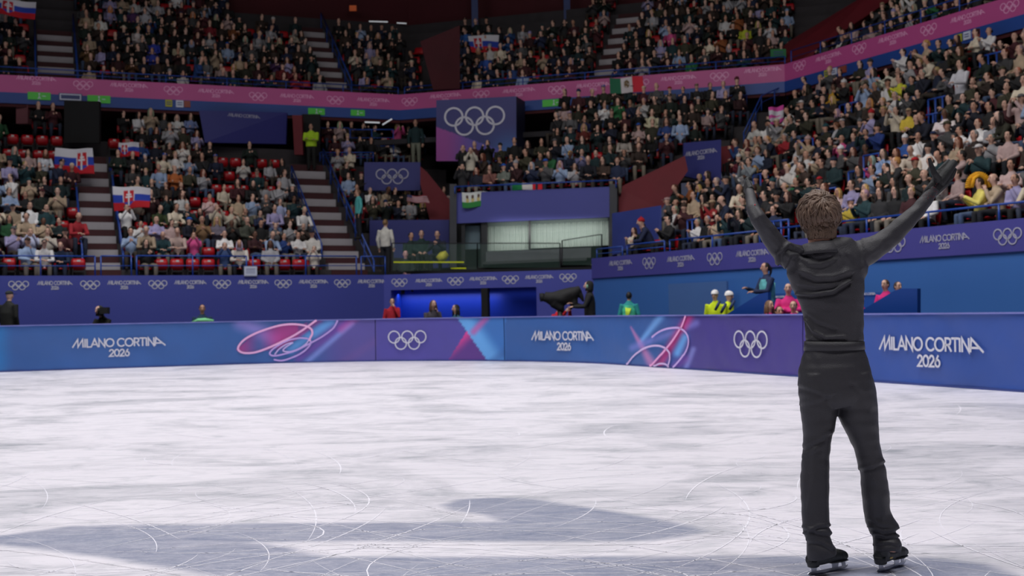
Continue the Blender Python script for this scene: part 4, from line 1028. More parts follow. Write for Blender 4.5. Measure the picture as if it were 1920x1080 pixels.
bm_ = e.me(True); bm_.materials.append(M_sk); bm_.materials.append(M_eye); bm_.materials.append(M_lip)
mi = np.zeros(len(bm_.polygons), int); mi[n1:n2] = 1; mi[n2:] = 2; bm_.polygons.foreach_set('material_index', mi)
skater = obj('person', bm_); tag(skater, 'skater dressed all in black seen from behind, both arms raised high', 'person')
def fold(me, folds, noise_amt=.003, ns=(9, 9, 26), back=True):
    """cloth folds: polylines in front view carried to the surface as raised ridges"""
    n = len(me.vertices); co = np.empty(n*3); me.vertices.foreach_get('co', co); co = co.reshape(-1, 3)
    no = np.empty(n*3); me.vertices.foreach_get('normal', no); no = no.reshape(-1, 3)
    out = co.copy()
    for i in range(n):
        p = Vector(co[i]); px, py = proj(p); d = 0
        if no[i][1] < .25:
            for pts, amp, w_ in folds:
                best = 1e9; sg = 1
                for a, c in zip(pts[:-1], pts[1:]):
                    q, t = seg_d(px, py, a, c)
                    if q < best:
                        best = q; cr = (c[0]-a[0])*(py-a[1])-(c[1]-a[1])*(px-a[0]); sg = 1 if cr > 0 else -1
                if best < 3*w_:
                    x = best*sg/w_; d += amp*(math.exp(-(x+.8)**2)-.9*math.exp(-(x-.8)**2))
        d += noise_amt*noise.noise(Vector((p.x*ns[0], p.y*ns[1], p.z*ns[2])))
        out[i] += no[i]*d
    me.vertices.foreach_set('co', out.ravel()); me.update()
z7 = lambda L: [(1350+.3797*u, 270+.3797*v) for u, v in L]
z8 = lambda L: [(1400+.4073*u, 640+.4073*v) for u, v in L]
# shirt
s = MB(); addr(s, rp(TOR), 1, 32); addr(s, ap(ARMR), 1, 20); addr(s, ap(ARML), 1, 20)
# shoulder caps bridging arm and back
s.tube([at(1570, 476, 6.2), at(1600, 478, 6.2), at(1630, 466, 6.2)], [.05, .066, .058], 14)
s.tube([at(1514, 478, 6.2), at(1492, 480, 6.2), at(1472, 474, 6.19)], [.046, .060, .054], 14)
shirt = remesh(mesh(s.v, s.f), .0065, 7, .5)
fold(shirt, [(z7([(395, 570), (440, 600), (500, 605), (560, 580)]), .004, 4), (z7([(430, 540), (480, 562), (540, 552)]), .003, 3.5), (z7([(405, 640), (470, 668), (560, 668), (640, 640)]), .009, 5),
             (z7([(385, 745), (450, 750), (560, 735), (640, 685)]), .012, 3), (z7([(400, 700), (470, 712), (560, 700)]), .006, 4), (z7([(425, 880), (455, 930), (520, 965), (610, 962)]), .011, 4), (z7([(440, 850), (480, 880), (560, 905)]), .006, 4),
             (z7([(292, 590), (292, 545), (340, 505), (395, 530)]), .013, 4), (z7([(330, 600), (350, 560), (400, 545)]), .006, 4), (z7([(600, 560), (620, 600), (600, 660)]), .003, 5), (z7([(700, 480), (715, 530), (700, 600)]), .003, 5),
             (z7([(640, 560), (690, 600), (720, 655)]), .0035, 6), (z7([(180, 330), (230, 420), (300, 500)]), .003, 4), (z7([(210, 400), (250, 480), (330, 560)]), .003, 5),
             (z7([(820, 470), (900, 410), (980, 330)]), .0022, 5), (z7([(760, 540), (850, 470)]), .0025, 5), (z7([(660, 800), (690, 880), (680, 960)]), .0025, 5), (z7([(420, 960), (480, 975), (560, 965)]), .003, 3)], .0035)
obj('shirt', shirt, M_shirt, skater)
# collar
c = MB(); ring = []
CR = [((1538, 466), 29, .078), ((1538, 457), 30.5, .082), ((1538, 455.5), 33, .088), ((1538, 462), 36.5, .100), ((1537.5, 469), 39.5, .112), ((1537, 475.5), 42, .121)]
n = 40; v = []; f = []
for (px, py), hw, dp in CR:
    cc = at(px, py, 6.2)
    for j in range(n):
        a = 2*PI*j/n; back = .5-.5*math.sin(a)
        v.append(cc+Vector((hw*6.2/F*math.cos(a), dp*math.sin(a), -.012*(1-back)*1.6+.004*math.cos(a))))
for i in range(len(CR)-1):
    for j in range(n): f.append((i*n+j, i*n+(j+1) % n, (i+1)*n+(j+1) % n, (i+1)*n+j))
cm = mesh(v, f, True); co = obj('collar', cm, M_shirt, skater); sm_ = co.modifiers.new('t', 'SOLIDIFY'); sm_.thickness = .006
# red sequins on collar, cuffs
M_seq = mat('red_sequin', (230, 30, 60), .2, metal=.3)
sq = MB()
for x, y, Y in ((1554, 463, 6.10), (1409, 377, 6.2), (1415.5, 384, 6.14), (1404, 382, 6.2)): 
    sq.ell(at(x, y, Y), (.0035, .0025, .0035), 6, 4)
obj('sequin', sq.me(), M_seq, skater)
sq = MB(); rs = random.Random(5)
for i in range(34):
    x = rs.uniform(1732, 1757); y = 377-(x-1732)*.9+rs.uniform(-11, 11); sq.ell(at(x, y, 6.195), (.0018, .0015, .0018), 5, 3)
obj('cuff_sequins', sq.me(), mat('dark_red_sequin', (120, 22, 40), .3, metal=.3), skater)['kind'] = 'stuff'
# trousers with waistband
t = MB(); addr(t, rp(PEL), 1, 32); addr(t, rp(LEGL), 1, 24); addr(t, rp(LEGR), 1, 24)
trm = remesh(mesh(t.v, t.f), .0065, 5, .5)
fold(trm, [(z8([(300, 60), (330, 110), (350, 200), (410, 310)]), .002, 6), (z8([(250, 210), (300, 225), (360, 250)]), .004, 5), (z8([(255, 290), (320, 280), (390, 250)]), .003, 5),
           (z8([(262, 490), (320, 465), (380, 430)]), .005, 5), (z8([(270, 530), (330, 500)]), .003, 4), (z8([(525, 590), (580, 580), (625, 560)]), .005, 4), (z8([(500, 200), (540, 240), (560, 300)]), .003, 6),
           (z8([(260, 860), (320, 880), (390, 890)]), .006, 3.5), (z8([(262, 890), (330, 855), (380, 850)]), .006, 3), (z8([(280, 920), (340, 930), (395, 960)]), .005, 3.5), (z8([(570, 860), (630, 880), (695, 870)]), .008, 3.5), (z8([(585, 890), (640, 905), (695, 900)]), .006, 3), (z8([(560, 820), (620, 850), (690, 860)]), .004, 4), (z8([(590, 940), (650, 930), (700, 940)]), .004, 3),
           (z8([(300, 500), (300, 620), (280, 740)]), .003, 6), (z8([(580, 640), (610, 720), (620, 800)]), .003, 6)], .0035)
obj('trousers', trm, M_trou, skater)
wbm = MB(); C_, R_ = rp([(640, 1510, 1618.5, .104), (648, 1509.5, 1619, .106), (656.5, 1509, 1620, .108)]); wbm.tube(C_, R_, 40, up=(0, 1, 0), cap=False)
wo = obj('waistband', wbm.me(True), M_trou, skater); sm_ = wo.modifiers.new('t', 'SOLIDIFY'); sm_.thickness = .004
# gloves
for (W, Dv, up, th, size, curl, own) in ((at(1752, 354, 6.24), (at(1800, 289, 6.28)-at(1752, 354, 6.24)), Vector((0, -1, .1)), -1, 1.22, .10, False), (at(1406, 357, 6.35), Vector((-.02, .8, .32)), Vector((-1, 0, .1)), -1, 1.05, .25, True)):
    g = MB(); hand_geo(g, W, Dv, up, size, curl, .02 if own else -.26, th, 10, own)
    if not own:
        g.tube([at(1759, 336, 6.23), at(1751, 324, 6.2), at(1746, 310, 6.19), at(1742, 296, 6.19)], [.020, .0165, .0125, .008], 10)
        g.tube([at(1761, 338, 6.24), at(1748, 346, 6.24), at(1738, 356, 6.24), at(1730, 366, 6.24)], [.012, .016, .014, .006], 8)
        g.tube([at(1760, 343, 6.24), at(1776, 322, 6.25), at(1790, 303, 6.27)], [.028, .026, .018], 12)
    gm = remesh(mesh(g.v, g.f), .0035, 3, .4); obj('glove', gm, M_glove, skater)
# boots and blades
M_steel = mat('blade_steel', (186, 188, 196), .25, metal=.9)
for nm, (hx, hy), (tx, ty), shaft in (('l', (1523, 1079), (1588, 1066), (1536, 1035, 6.15)), ('r', (1650, 1073.5), (1704, 1056), (1664, 1028, 6.2))):
    gh = ground(hx, hy); gt = ground(tx, ty); fd = (gt-gh).normalized(); sd = Vector((0, 0, 1)).cross(fd); L = min(.285, (gt-gh).length)
    fp = lambda t, z, o=0: gh+fd*t+Vector((0, 0, z))+sd*o
    k = MB()
    k.tube([fp(-.028, .082), fp(.0, .08), fp(.06, .08), fp(.12, .082), (fp(.18, .080)), fp(.225, .073), fp(.252, .068)], [(.02, .024), (.036, .036), (.037, .036), (.038, .036), (.046, .033), (.042, .027), (.018, .014)], 16, up=(0, 0, 1))
    sp = at(*shaft); k.tube([fp(.02, .07), fp(.022, .12), (fp(.025, .18)+sp)/2 if False else fp(.028, .18)], [(.038, .045), (.04, .05), (.043, .052)], 16, up=(0, 1, 0))
    k.tube([fp(.12, .10), fp(.06, .14)], [.034, .042], 12)
    mk_ = MB(); 
    bmx = remesh(mesh(k.v, k.f), .006, 4, .5); bo_ = obj('boot', bmx, M_boot, skater)
    hb = MB()
    hb.tube([fp(.010, .046), fp(.008, .062), fp(.006, .085)], [(.030, .036), (.032, .038), (.036, .04)], 14, up=(0, 1, 0))
    hb.tube([fp(.125, .052), fp(.18, .052), fp(.235, .052)], [(.032, .008), (.044, .008), (.034, .007)], 12, up=(0, 0, 1))
    obj('sole', hb.me(True), M_boot, bo_)
    lc = MB()
    for q in range(4):
        tt = .13+.022*q; zz = .118-.008*q
        lc.tube([fp(tt, zz-.018, .034), fp(tt+.006, zz, .0), fp(tt, zz-.018, -.034)], .0022, 5); 
    obj('laces', lc.me(True), mat('boot_lace', (70, 80, 84), .6), bo_)
    if nm == 'r':
        tg = MB(); tg.box(-.013, .013, -.001, .001, -.004, .004, Matrix.Translation(fp(.045, .072, -.0405)) @ fd.to_track_quat('X', 'Z').to_matrix().to_4x4()); obj('tag', tg.me(), mat('gold_tag', (190, 160, 60), .4), bo_)
    bl = MB()
    def pl_(pts, th=.0022): bl.prism([fp(a, z, -th) for a, z in pts], sd*(2*th))
    pl_([(-.035, .012), (-.02, .003), (.06, .0), (.16, .0), (.24, .004), (.262, .012), (.268, .024), (.25, .018), (-.02, .018)])
    pl_([(-.005, .016), (.03, .016), (.035, .048), (-.008, .048)]); pl_([(.15, .016), (.19, .016), (.20, .048), (.145, .048)]); pl_([(.225, .016), (.25, .016), (.245, .048), (.215, .048)])
    obj('blade', bl.me(), M_steel, skater)
# hair
hcn = at(1535.5, 401, 6.215); crown = Vector((.02, -.72, .62)).normalized(); rh = random.Random(11)
HR = Vector((.098, .112, .110))
core = MB(); core.ell(hcn+Vector((0, 0, .006)), (.103, .115, .108), 24, 16); core.ell(hcn+Vector((.004, -.018, -.076)), (.068, .08, .060), 18, 12)
cm_ = remesh(mesh(core.v, core.f), .008, 5)
# open the face: pull in the front
for v_ in cm_.vertices:
    d = v_.co-hcn
    if d.y > .055 and d.z < .055: v_.co.y = hcn.y+.055
hair = obj('hair', cm_, M_curl, skater)
def onhead(d, k=1.0):
    d = d.normalized(); zz = d.z
    rx = HR.x*(1 if zz > -.25 else 1-.5*min(1, (-.25-zz)/.75)); 
    return hcn+Vector((d.x*rx, d.y*(HR.y if zz > -.3 else HR.y*.86), d.z*HR.z*(1 if zz > 0 else 1.18+.12*min(1, -zz))))*1.0*1+(d*(k-1)*.1)
lk = MB()
for i in range(2000):
    d = Vector((rh.gauss(0, 1), rh.gauss(0, 1), rh.gauss(0, 1))).normalized()
    if d.y > .30 and d.z < .50: continue
    if d.y > .05 and d.z < .1: continue
    if d.z < -.92: continue
    fl = (d-crown*d.dot(crown)); fl = (d - crown); fl -= d*fl.dot(d)
    if fl.length < 1e-3: continue
    fl.normalize(); sw = d.cross(fl)*.55+Vector((0, 0, -.35)); fl = (fl+sw*.6+Vector((rh.gauss(0, .28), rh.gauss(0, .28), rh.gauss(0, .22)))); fl = (fl-d*fl.dot(d)).normalized()
    cv = d.cross(fl)*rh.uniform(-1.3, 1.3); n = 6; Ls = rh.uniform(.34, .8); p = []; r = []
    lift = rh.uniform(1.0, 1.10)+(.06 if rh.random() < .2 else 0)
    for q in range(n):
        u_ = q/(n-1); dd = (d+fl*(Ls*u_)+cv*(Ls*.6*u_*u_)).normalized()
        p.append(onhead(dd, 1.0+(lift-1)*math.sin(PI*min(1, u_*.9))*1.0+.03*(1-u_))); r.append((.0058*(1-u_*.85)+.001, .0038*(1-u_*.8)+.0008))
    lk.tube(p, r, 5)
for i in range(520):
    a = rh.uniform(PI*1.02, PI*1.98); zz = rh.uniform(-.125, -.02); rr_ = math.sqrt(max(.15, 1-((zz+.088)/.075)**2)) if zz < -.088 else 1.0
    p = []; r = []; sx = rh.uniform(-.012, .012)
    for q in range(5):
        u_ = q/4; z_ = zz-.05*u_; k_ = 1.02-.10*u_-.25*max(0, -(z_+.10))*8
        wz = 1+.25*max(0, (z_+.06)/.05) if z_ > -.06 else 1
        p.append(hcn+Vector((.004+math.cos(a)*.070*k_*min(wz, 1.3)+sx*u_, -.018+math.sin(a)*.082*k_*min(wz, 1.15), max(z_, -.130)))); r.append((.0052*(1-.8*u_)+.0008, .0036*(1-.8*u_)+.0006))
    lk.tube(p, r, 5)
obj('locks', lk.me(True), M_curl, hair)['kind'] = 'stuff'
# ------------------------------------------------------------ rails
def rail(pts, h, label, name='guard_rail', posts=2.0, mids=(0.5,), group='blue guard rails', r=.024, m=None, top=True):
    m = m or M_blue_metal
    P = [Vector(p) for p in pts]; e = empty(name, P[0], label, 'rail', None)
    up = Vector((0, 0, h))
    mb = MB(); mb.tube([P[0]]+[p+up for p in P]+[P[-1]], r, 8) if not posts else mb.tube([p+up for p in P], r, 8)
    chld('top_bar', mb.me(True), m, e)
    for q in mids:
        mb = MB(); mb.tube([p+up*q for p in P], r*.6, 6); chld('middle_bar', mb.me(True), m, e)
    for a, b in zip(P[:-1], P[1:]):
        L = (b-a).length; n = max(1, round(L/posts))
        for i in range(n+1):
            if i == n and b is not P[-1]: continue
            q = a.lerp(b, i/n); mb = MB(); mb.tube([q-Vector((0, 0, .05)), q+up], r, 8); chld('post', mb.me(True), m, e)
    return e
def wall_rail(pl, xa, xb, z0, ytop, off, label, **k):
    ua = pl.hit(xa, ytop, off)[0]; ub = pl.hit(xb, ytop, off)[0]; zt = pl.hit((xa+xb)/2, ytop, off)[1]
    return rail([pl.P(ua, z0, off), pl.P(ub, z0, off)], zt-z0, label, **k)
Pq = PL
wall_rail(PL, -30, 178, ZL, 480, -.12, 'blue rail above the indigo wall, left of the stairway')
wall_rail(PL, 189, 246, ZL, 480, -.12, 'short blue rail closing the foot of the pale stairway', posts=3)
wall_rail(PL, 256, 462, ZL, 480, -.12, 'blue rail before the empty red seats, beside the stairway')
wall_rail(PL, 474, 668, ZL, 480, -.12, 'blue rail before the red seats, right of the small seating sign')
wall_rail(PL, 677, 722, ZL, 481, -.12, 'short blue rail at the foot of the corner stairway', posts=3)
uR = [PR.hit(x, 460, -.1)[0] for x in (1119, 1167, 1176, 1246, 1256, 1425, 1490, 1925)]
rail([PR.P(uR[0], ZR, -.1), PR.P(uR[1], ZR, -.1)], .30, 'short blue rail at the corner end of the violet banner wall')
rail([PR.P(uR[2], ZR, -.1), PR.P(uR[3], ZR, -.1)], .33, 'blue rail before the front row near the glazed booth')
rail([PR.P(uR[4], ZR, -.1), PR.P(uR[5], ZR, -.1)], .33, 'blue rail along the front row, corner side of the skater', mids=())
rail([PR.P(uR[5]+.15, ZR, -.1), PR.P(22, ZR, -.1)], .34, 'long blue rail along the front row behind the skater', mids=())
# upper tier rails
rail([FL.P(-8, ZP1, -.25), FL.P(FLlen, ZP1, -.25)], .34, 'long blue rail above the pink ribbon board, far side', posts=2.4)
rail([FM.P(.1, ZP1, -.25), FM.P(FMlen, ZP1, -.25)], .34, 'blue rail above the pink ribbon board, corner side', posts=2.4)
rail([FR.P(.1, ZP1, -.25), FR.P(20, ZP1, -.25)], .5, 'tall blue rail above the pink ribbon board, near side', posts=1.6)
# stair side rails (blue, sloping)
def stair_rail(st, t, k0, k1, h, label, mid=True):
    pts = [st.P(t, k, 0, .3) for k in (k0, k1)]
    return rail(pts, h, label, posts=1.5, mids=(.5,) if mid else (), r=.03)
stair_rail(SL, tA1-.62, 1, 8, .55, 'sloping blue rail on the near side of the pale stairway by the flags')
stair_rail(SL, tA1+.62, 1, 8, .55, 'sloping blue rail between pale stairway and flag holders')
stair_rail(SL, tA2-.72, 2, 8, .5, 'sloping blue rail on the seat side of the corner stairway')
stair_rail(SL, tA2+.74, 0, 9, .7, 'sloping blue rail between corner stairway and teal uniforms')
stair_rail(UL, tU1-.76, 0, 6, .8, 'sloping blue rail left of the pale upper stairway')
stair_rail(UL, tU1+.76, 0, 6, .8, 'sloping blue rail right of the pale upper stairway')
stair_rail(UL, tU2+.5, 1, 8, .8, 'sloping blue rail beside the narrow upper stairway')
for k, t, w_ in ((0, tR2-.35, .9), (2, tR2-.3, .8), (3, tR2+.1, .9), (4, tR2-.2, .9), (6, tR2+.1, 1.0), (7, tR2-.2, .8), (9, tR2+.2, .9), (1, tR1-.2, .5), (4, tR1-.1, .7), (6, tR1, .8), (8, tR1+.2, .8)):
    rail([SR.P(t-.1, k, 0, .1), SR.P(t-.1+w_, k, 0, .1)], .85, f'blue barrier frame across the {ORD[k] if k else "front"} row of the side stand, {"corner" if t < 6 else "middle"} stairway', posts=.3, mids=(.5,), r=.028)
# railings of the raised platform in the corner
for (xa, xb, y0, y1, Y, lab) in ((597, 655, 280, 240, 50.0, 'blue platform railing beside the hi-vis steward'), (657, 738, 287, 243, 49.7, 'blue platform railing under the corner of the ribbon board'), (600, 700, 300, 286, 48.6, 'low blue railing above the teal uniforms')):
    a, b_ = at(xa, y0, Y), at(xb, y0, Y); rail([a, b_], at(xa, y1, Y).z-a.z, lab, posts=1.1, mids=(.3, .65))
rail([at(1155, 352, 42.2), at(1290, 262, 44.0), at(1400, 196, 46.0)], .35, 'blue rail climbing beside the corner upper stand', posts=1.6, mids=())
rail([at(853, 361, 42.3), at(1155, 349, 41.0)], .2, 'blue rail on top of the violet booth front', posts=4, mids=())
rail([at(1395, 275, 43.5), at(1428, 205, 45.0), at(1500, 172, 46.5)], .5, 'blue rail frame around the stair head near the pink flag', posts=.9, mids=(.5,))
# ------------------------------------------------------------ booth
def px_prism(name, P4, Y, th, m, par=None, **k):
    """panel with corners at pixels, standing at distance Y, th metres thick"""
    pts = [at(x, y, Y if np.isscalar(Y) else Y[i]) for i, (x, y) in enumerate(P4)]
    mb = MB(); mb.prism(pts, (0, th, 0))
    return (chld(name, mb.me(), m, par, **k) if par is not None else obj(name, mb.me(), m, **k))
def quadY(x, xa, Ya, xb, Yb): return Ya+(Yb-Ya)*(x-xa)/(xb-xa)
bY = lambda x: quadY(x, 853, 42.5, 1143, 41.2)
M_frame = mat('window_frame', (32, 34, 38), .5, noise_scale=4)
M_glass = mat('booth_glass', (150, 190, 176), .08, alpha=.045, spec=.4)
booth = empty('glazed_booth', at(1000, 500, 42.5), 'glazed booth with violet front and pale curtains behind the corner wall', 'booth')
M_boothv = mat('booth_violet', (72, 76, 152), .55, noise_scale=.6, noise_amt=.04)
mb = MB(); mb.prism([at(853, 362, bY(853)), at(1143, 350, bY(1143)), at(1143, 407, bY(1143)), at(853, 419, bY(853))], (0, .3, 0)); chld('front_panel', mb.me(), M_boothv, booth)
def bp4(name, x0, x1, ya, yb, dy, th, m, slope=-.041, **k):
    q = [(x0, ya), (x1, ya+(x1-x0)*slope), (x1, yb+(x1-x0)*slope), (x0, yb)]
    mb = MB(); mb.prism([at(x, y, bY(x)+dy) for x, y in q], (0, th, 0)); return chld(name, mb.me(), m, booth, **k)
bp4('frame', 843, 856, 345, 512, -.1, .5, mat('post_grey', (58, 60, 66), .6, noise_scale=2), slope=0)
bp4('frame', 1143, 1157, 345, 498, -.1, .5, mat('post_grey', (58, 60, 66), .6), slope=0)
bp4('back_wall', 853, 1143, 415, 512, 2.2, .1, M_black)
bp4('frame', 902, 914, 414, 500, .1, .2, M_frame, slope=0); bp4('frame', 865, 872, 416, 498, .1, .2, M_frame, slope=0); bp4('frame', 991, 995, 410, 470, .1, .15, M_frame, slope=0)
bp4('frame', 856, 1143, 415.5, 418.5, .05, .2, M_frame)
bp4('door', 872, 900, 424, 468, .35, .05, mat('door_glass_grey', (92, 108, 116), .2, noise_scale=1.2))
# curtains with folds
def curtain(x0, x1, ya, yb, dy):
    n = int((x1-x0)*1.6); v = []; f = []
    for j, yy in enumerate((ya, yb)):
        for i in range(n+1):
            x = x0+(x1-x0)*i/n; y = yy-(x-x0)*.041
            p = at(x, y, bY(x)+dy+.05*math.sin(i*1.05)+.03*math.sin(i*.37+1)); v.append(p)
    for i in range(n): f.append((i, n+1+i, n+2+i, i+1))
    return chld('curtain', mesh(v, f, True), mat('curtain_pale', (176, 186, 180), .8, noise_scale=2, noise_amt=.06), booth)
bp4('blind', 914, 1140, 417, 426, .55, .05, mat('blind_grey', (110, 120, 118), .7))
curtain(914, 991, 425, 471, .5); curtain(995, 1141, 420, 466, .5)
bp4('window_pane', 915, 991, 417, 472, .2, .02, M_glass); bp4('window_pane', 995, 1141, 413, 466, .2, .02, M_glass)
# ledge in front
bp4('ledge', 911, 1108, 472, 491, -.9, .8, mat('ledge_grey', (92, 94, 98), .7, noise_scale=2)); bp4('ledge', 905, 1100, 491, 496, -1.0, .9, mat('ledge_dark', (60, 62, 64), .7))
bp4('plinth', 735, 1108, 506, 522, -.7, 1.2, M_black)
gl = empty('glass_balustrade', at(900, 500, 41.2), 'thin framed glass balustrade on the corner platform', 'balustrade')
for x0, x1, ya, yb in ((735, 895, 456, 508), (895, 1050, 456, 502), (1054, 1128, 451, 497)):
    q = [(x0, ya), (x1, ya-(x1-x0)*(.0 if x0 < 1000 else .16)), (x1, yb), (x0, yb)]
    Yg = lambda x: quadY(x, 720, 41.9, 1128, 40.0)
    mb = MB(); mb.prism([at(x, y, Yg(x)) for x, y in q], (0, .02, 0)); chld('glass_pane', mb.me(), M_glass, gl)
    mb = MB(); mb.tube([at(*q[0], Yg(x0)), at(*q[1], Yg(x1))], .015, 6); mb.tube([at(*q[0], Yg(x0)), at(*q[3], Yg(x0))], .02, 6); mb.tube([at(*q[1], Yg(x1)), at(*q[2], Yg(x1))], .02, 6); chld('frame', mb.me(), M_frame, gl)
M_yel = mat('yellow_edge', (206, 216, 20), .5)
for x0, x1, y, n in ((738, 870, 491.5, 'yellow edging strip under the seated staff'), (845, 874, 503, 'short yellow edging strip by the booth door'), (1099, 1110, 497, 'tiny yellow edging strip at the far end of the ledge')):
    mb = MB(); mb.prism([at(x0, y-1.3, 41.2), at(x1, y-1.3, 41.0), at(x1, y+1.3, 41.0), at(x0, y+1.3, 41.2)], (0, .1, 0)); tag(obj('edging_strip', mb.me(), M_yel), n, 'strip')
# platform block with its navy wall, and red cheek walls
def sblock(name, pts, Y, th, m, label):
    o = px_prism(name, pts, Y, th, m); o['kind'] = 'structure'; o['label'] = label; return o
sblock('wall_platform', [(693, 413), (842, 412), (842, 525), (693, 525)], [44.6, 44.2, 44.2, 44.6], .3, M_navy, 'navy wall behind the staff platform')
sblock('floor_platform', [(690, 510), (1112, 500), (1112, 522), (690, 522)], [41.9, 39.9, 39.9, 41.9], 2.2, M_black, 'black front of the corner platform')
sblock('wall_cheek', [(788, 312), (800, 322), (846, 378), (846, 413), (806, 413), (788, 345)], 45.5, .3, M_dark_red, 'dark red sloping side wall left of the booth')
sblock('wall_cheek', [(1160, 352), (1284, 292), (1290, 320), (1262, 360), (1240, 392), (1160, 404)], [41.4, 40.6, 40.5, 40.6, 40.7, 41.2], .3, M_dark_red, 'dark red sloping side wall right of the booth')
sblock('wall_box', [(1148, 400), (1240, 385), (1241, 455), (1230, 462), (1148, 478)], [41.0, 39.3, 39.3, 39.4, 41.0], .3, mat('box_navy', (52, 66, 142), .6, noise_scale=.8), 'navy wall above the first seats of the side stand')
sblock('wall_box', [(1282, 268), (1352, 262), (1352, 345), (1282, 330)], [41.6, 40.4, 40.4, 41.6], .25, M_navy, 'navy portal wall with a small wordmark in the side stand')
sblock('wall_portal', [(1352, 275), (1376, 272), (1376, 322), (1352, 322)], 41.6, .2, M_dark_red, 'dark red portal side beside the navy wall')
sblock('wall_cheek', [(788, 78), (862, 48), (862, 166), (812, 168)], [50.0, 49.6, 49.6, 50.0], .3, M_soffit, 'dark red wall filling the inner corner of the upper tier')
sblock('wall_cheek', [(1418, 140), (1478, 78), (1640, -20), (1700, -20), (1530, 92), (1519, 118), (1470, 133)], [47.2, 48.0, 46, 45, 45.5, 45.8, 46.6], .3, M_dark_red, 'dark red sloping wall beside the upper side stand')
for pts, Y, lab in (([(120, 188), (186, 190), (186, 268), (120, 268)], 44.4, 'dark portal in the far lower stand'), ([(566, 214), (600, 214), (600, 292), (566, 292)], 48.6, 'dark portal behind the hi-vis steward')):
    sblock('wall_portal', pts, Y, .2, M_black, lab)
sblock('wall_pillar', [(30, 188), (52, 188), (52, 232), (30, 232)], 45.4, .4, mat('pillar_pinkish', (120, 70, 78), .6), 'pinkish pillar under the ribbon board')
sblock('wall_pillar', [(548, 216), (566, 216), (568, 290), (552, 290)], 47.9, .3, M_dark_red, 'dark red pillar beside the hi-vis steward')
# ------------------------------------------------------------ screens and hanging cube
M_screen = mat('screen_navy', (52, 54, 122), .4, noise_scale=.4, noise_amt=.03, emit=.02)
scr = px_prism('display_screen', [(373, 207), (538, 211), (536, 270), (384, 267)], [46.4, 48.4, 48.4, 46.4], .15, M_screen); tag(scr, 'flat navy display screen hanging under the upper tier', 'screen')
spl = Plane(at(373, 207, 46.4).to_2d(), (at(538, 211, 48.4)-at(373, 207, 46.4)).to_2d())
u, z = spl.hit(457, 217.5); o = put_words(lambda s, zz, d: spl.P(s, zz, d), u, z, 1.3, M_grey_print, None, off=.03, one_line=True); o.parent = scr
cube = empty('display_cube', at(890, 240, 48), 'large hanging navy box with silver rings emblem', 'display box')
v = []; f = []; c = []; nx, ny = 60, 50
for j in range(ny+1):
    for i in range(nx+1):
        x = 818+(968-818)*i/nx; yt = 188-(x-818)*.05; ybm = 302-(max(0, x-935))*.55+(0); y = yt+(ybm-yt)*j/ny
        v.append(at(x, y, 47.6-.3*i/nx))
        q = (50, 52, 118)
        if y > 238+(x-818)*.36: q = mixc((150, 66, 150), (92, 84, 176), smooth_((x-830)/70))
        elif x > 895: q = mixc(q, (70, 130, 200), .8*smooth_((y-225)/70)*smooth_((x-895)/60))
        c.append(lin(q))
for j in range(ny):
    for i in range(nx): a = j*(nx+1)+i; f.append((a, a+nx+1, a+nx+2, a+1))
me = mesh(v, f); setcol(me, 'print', c); chld('front_face', me, mat('cube_print', src='print', rough=.5, emit=.03), cube)
mb = MB(); n0 = [at(818, 188, 47.62), at(968, 180.5, 47.32), at(968, 284, 47.32), at(935, 302, 47.38), at(818, 302, 47.62)]
mb.prism([p+Vector((0, .02, 0)) for p in n0], (.35, 1.2, 0)); chld('casing', mb.me(), mat('cube_side', (30, 32, 66), .6, noise_scale=1), cube)
cpl = Plane(at(818, 188, 47.6).to_2d(), (at(968, 180, 47.3)-at(818, 188, 47.6)).to_2d()); u, z = cpl.hit(890, 227)
o = put_rings(lambda s, zz, d: cpl.P(s, zz, d), u, z, 2.36, mat('cube_rings', (196, 196, 210), .5, emit=.05), None, off=.03, wg=.1); o.parent = cube; o.matrix_parent_inverse = Matrix.Translation(-cube.location)
sg = px_prism('rings_sign', [(683, 304), (788, 304), (788, 357), (683, 357)], 46.6, .25, M_navy); tag(sg, 'navy sign panel with pale rings emblem above the seated group', 'sign')
rpl = Plane(at(683, 304, 46.6).to_2d(), (1, 0)); u, z = rpl.hit(735.5, 331); o = put_rings(lambda s, zz, d: rpl.P(s, zz, d), u, z, 1.24, M_grey_print, None, off=.02, wg=.11); o.parent = sg
bpl = Plane(at(1282, 268, 41.6).to_2d(), (at(1352, 262, 40.4)-at(1282, 268, 41.6)).to_2d()); u, z = bpl.hit(1315, 290)
wb_ = bpy.data.objects.get('wall_box.001'); o = put_words(lambda s, zz, d: bpl.P(s, zz, d), u, z, 1.35, M_grey_print, None, off=.02, hscale=1.1); o.parent = wb_
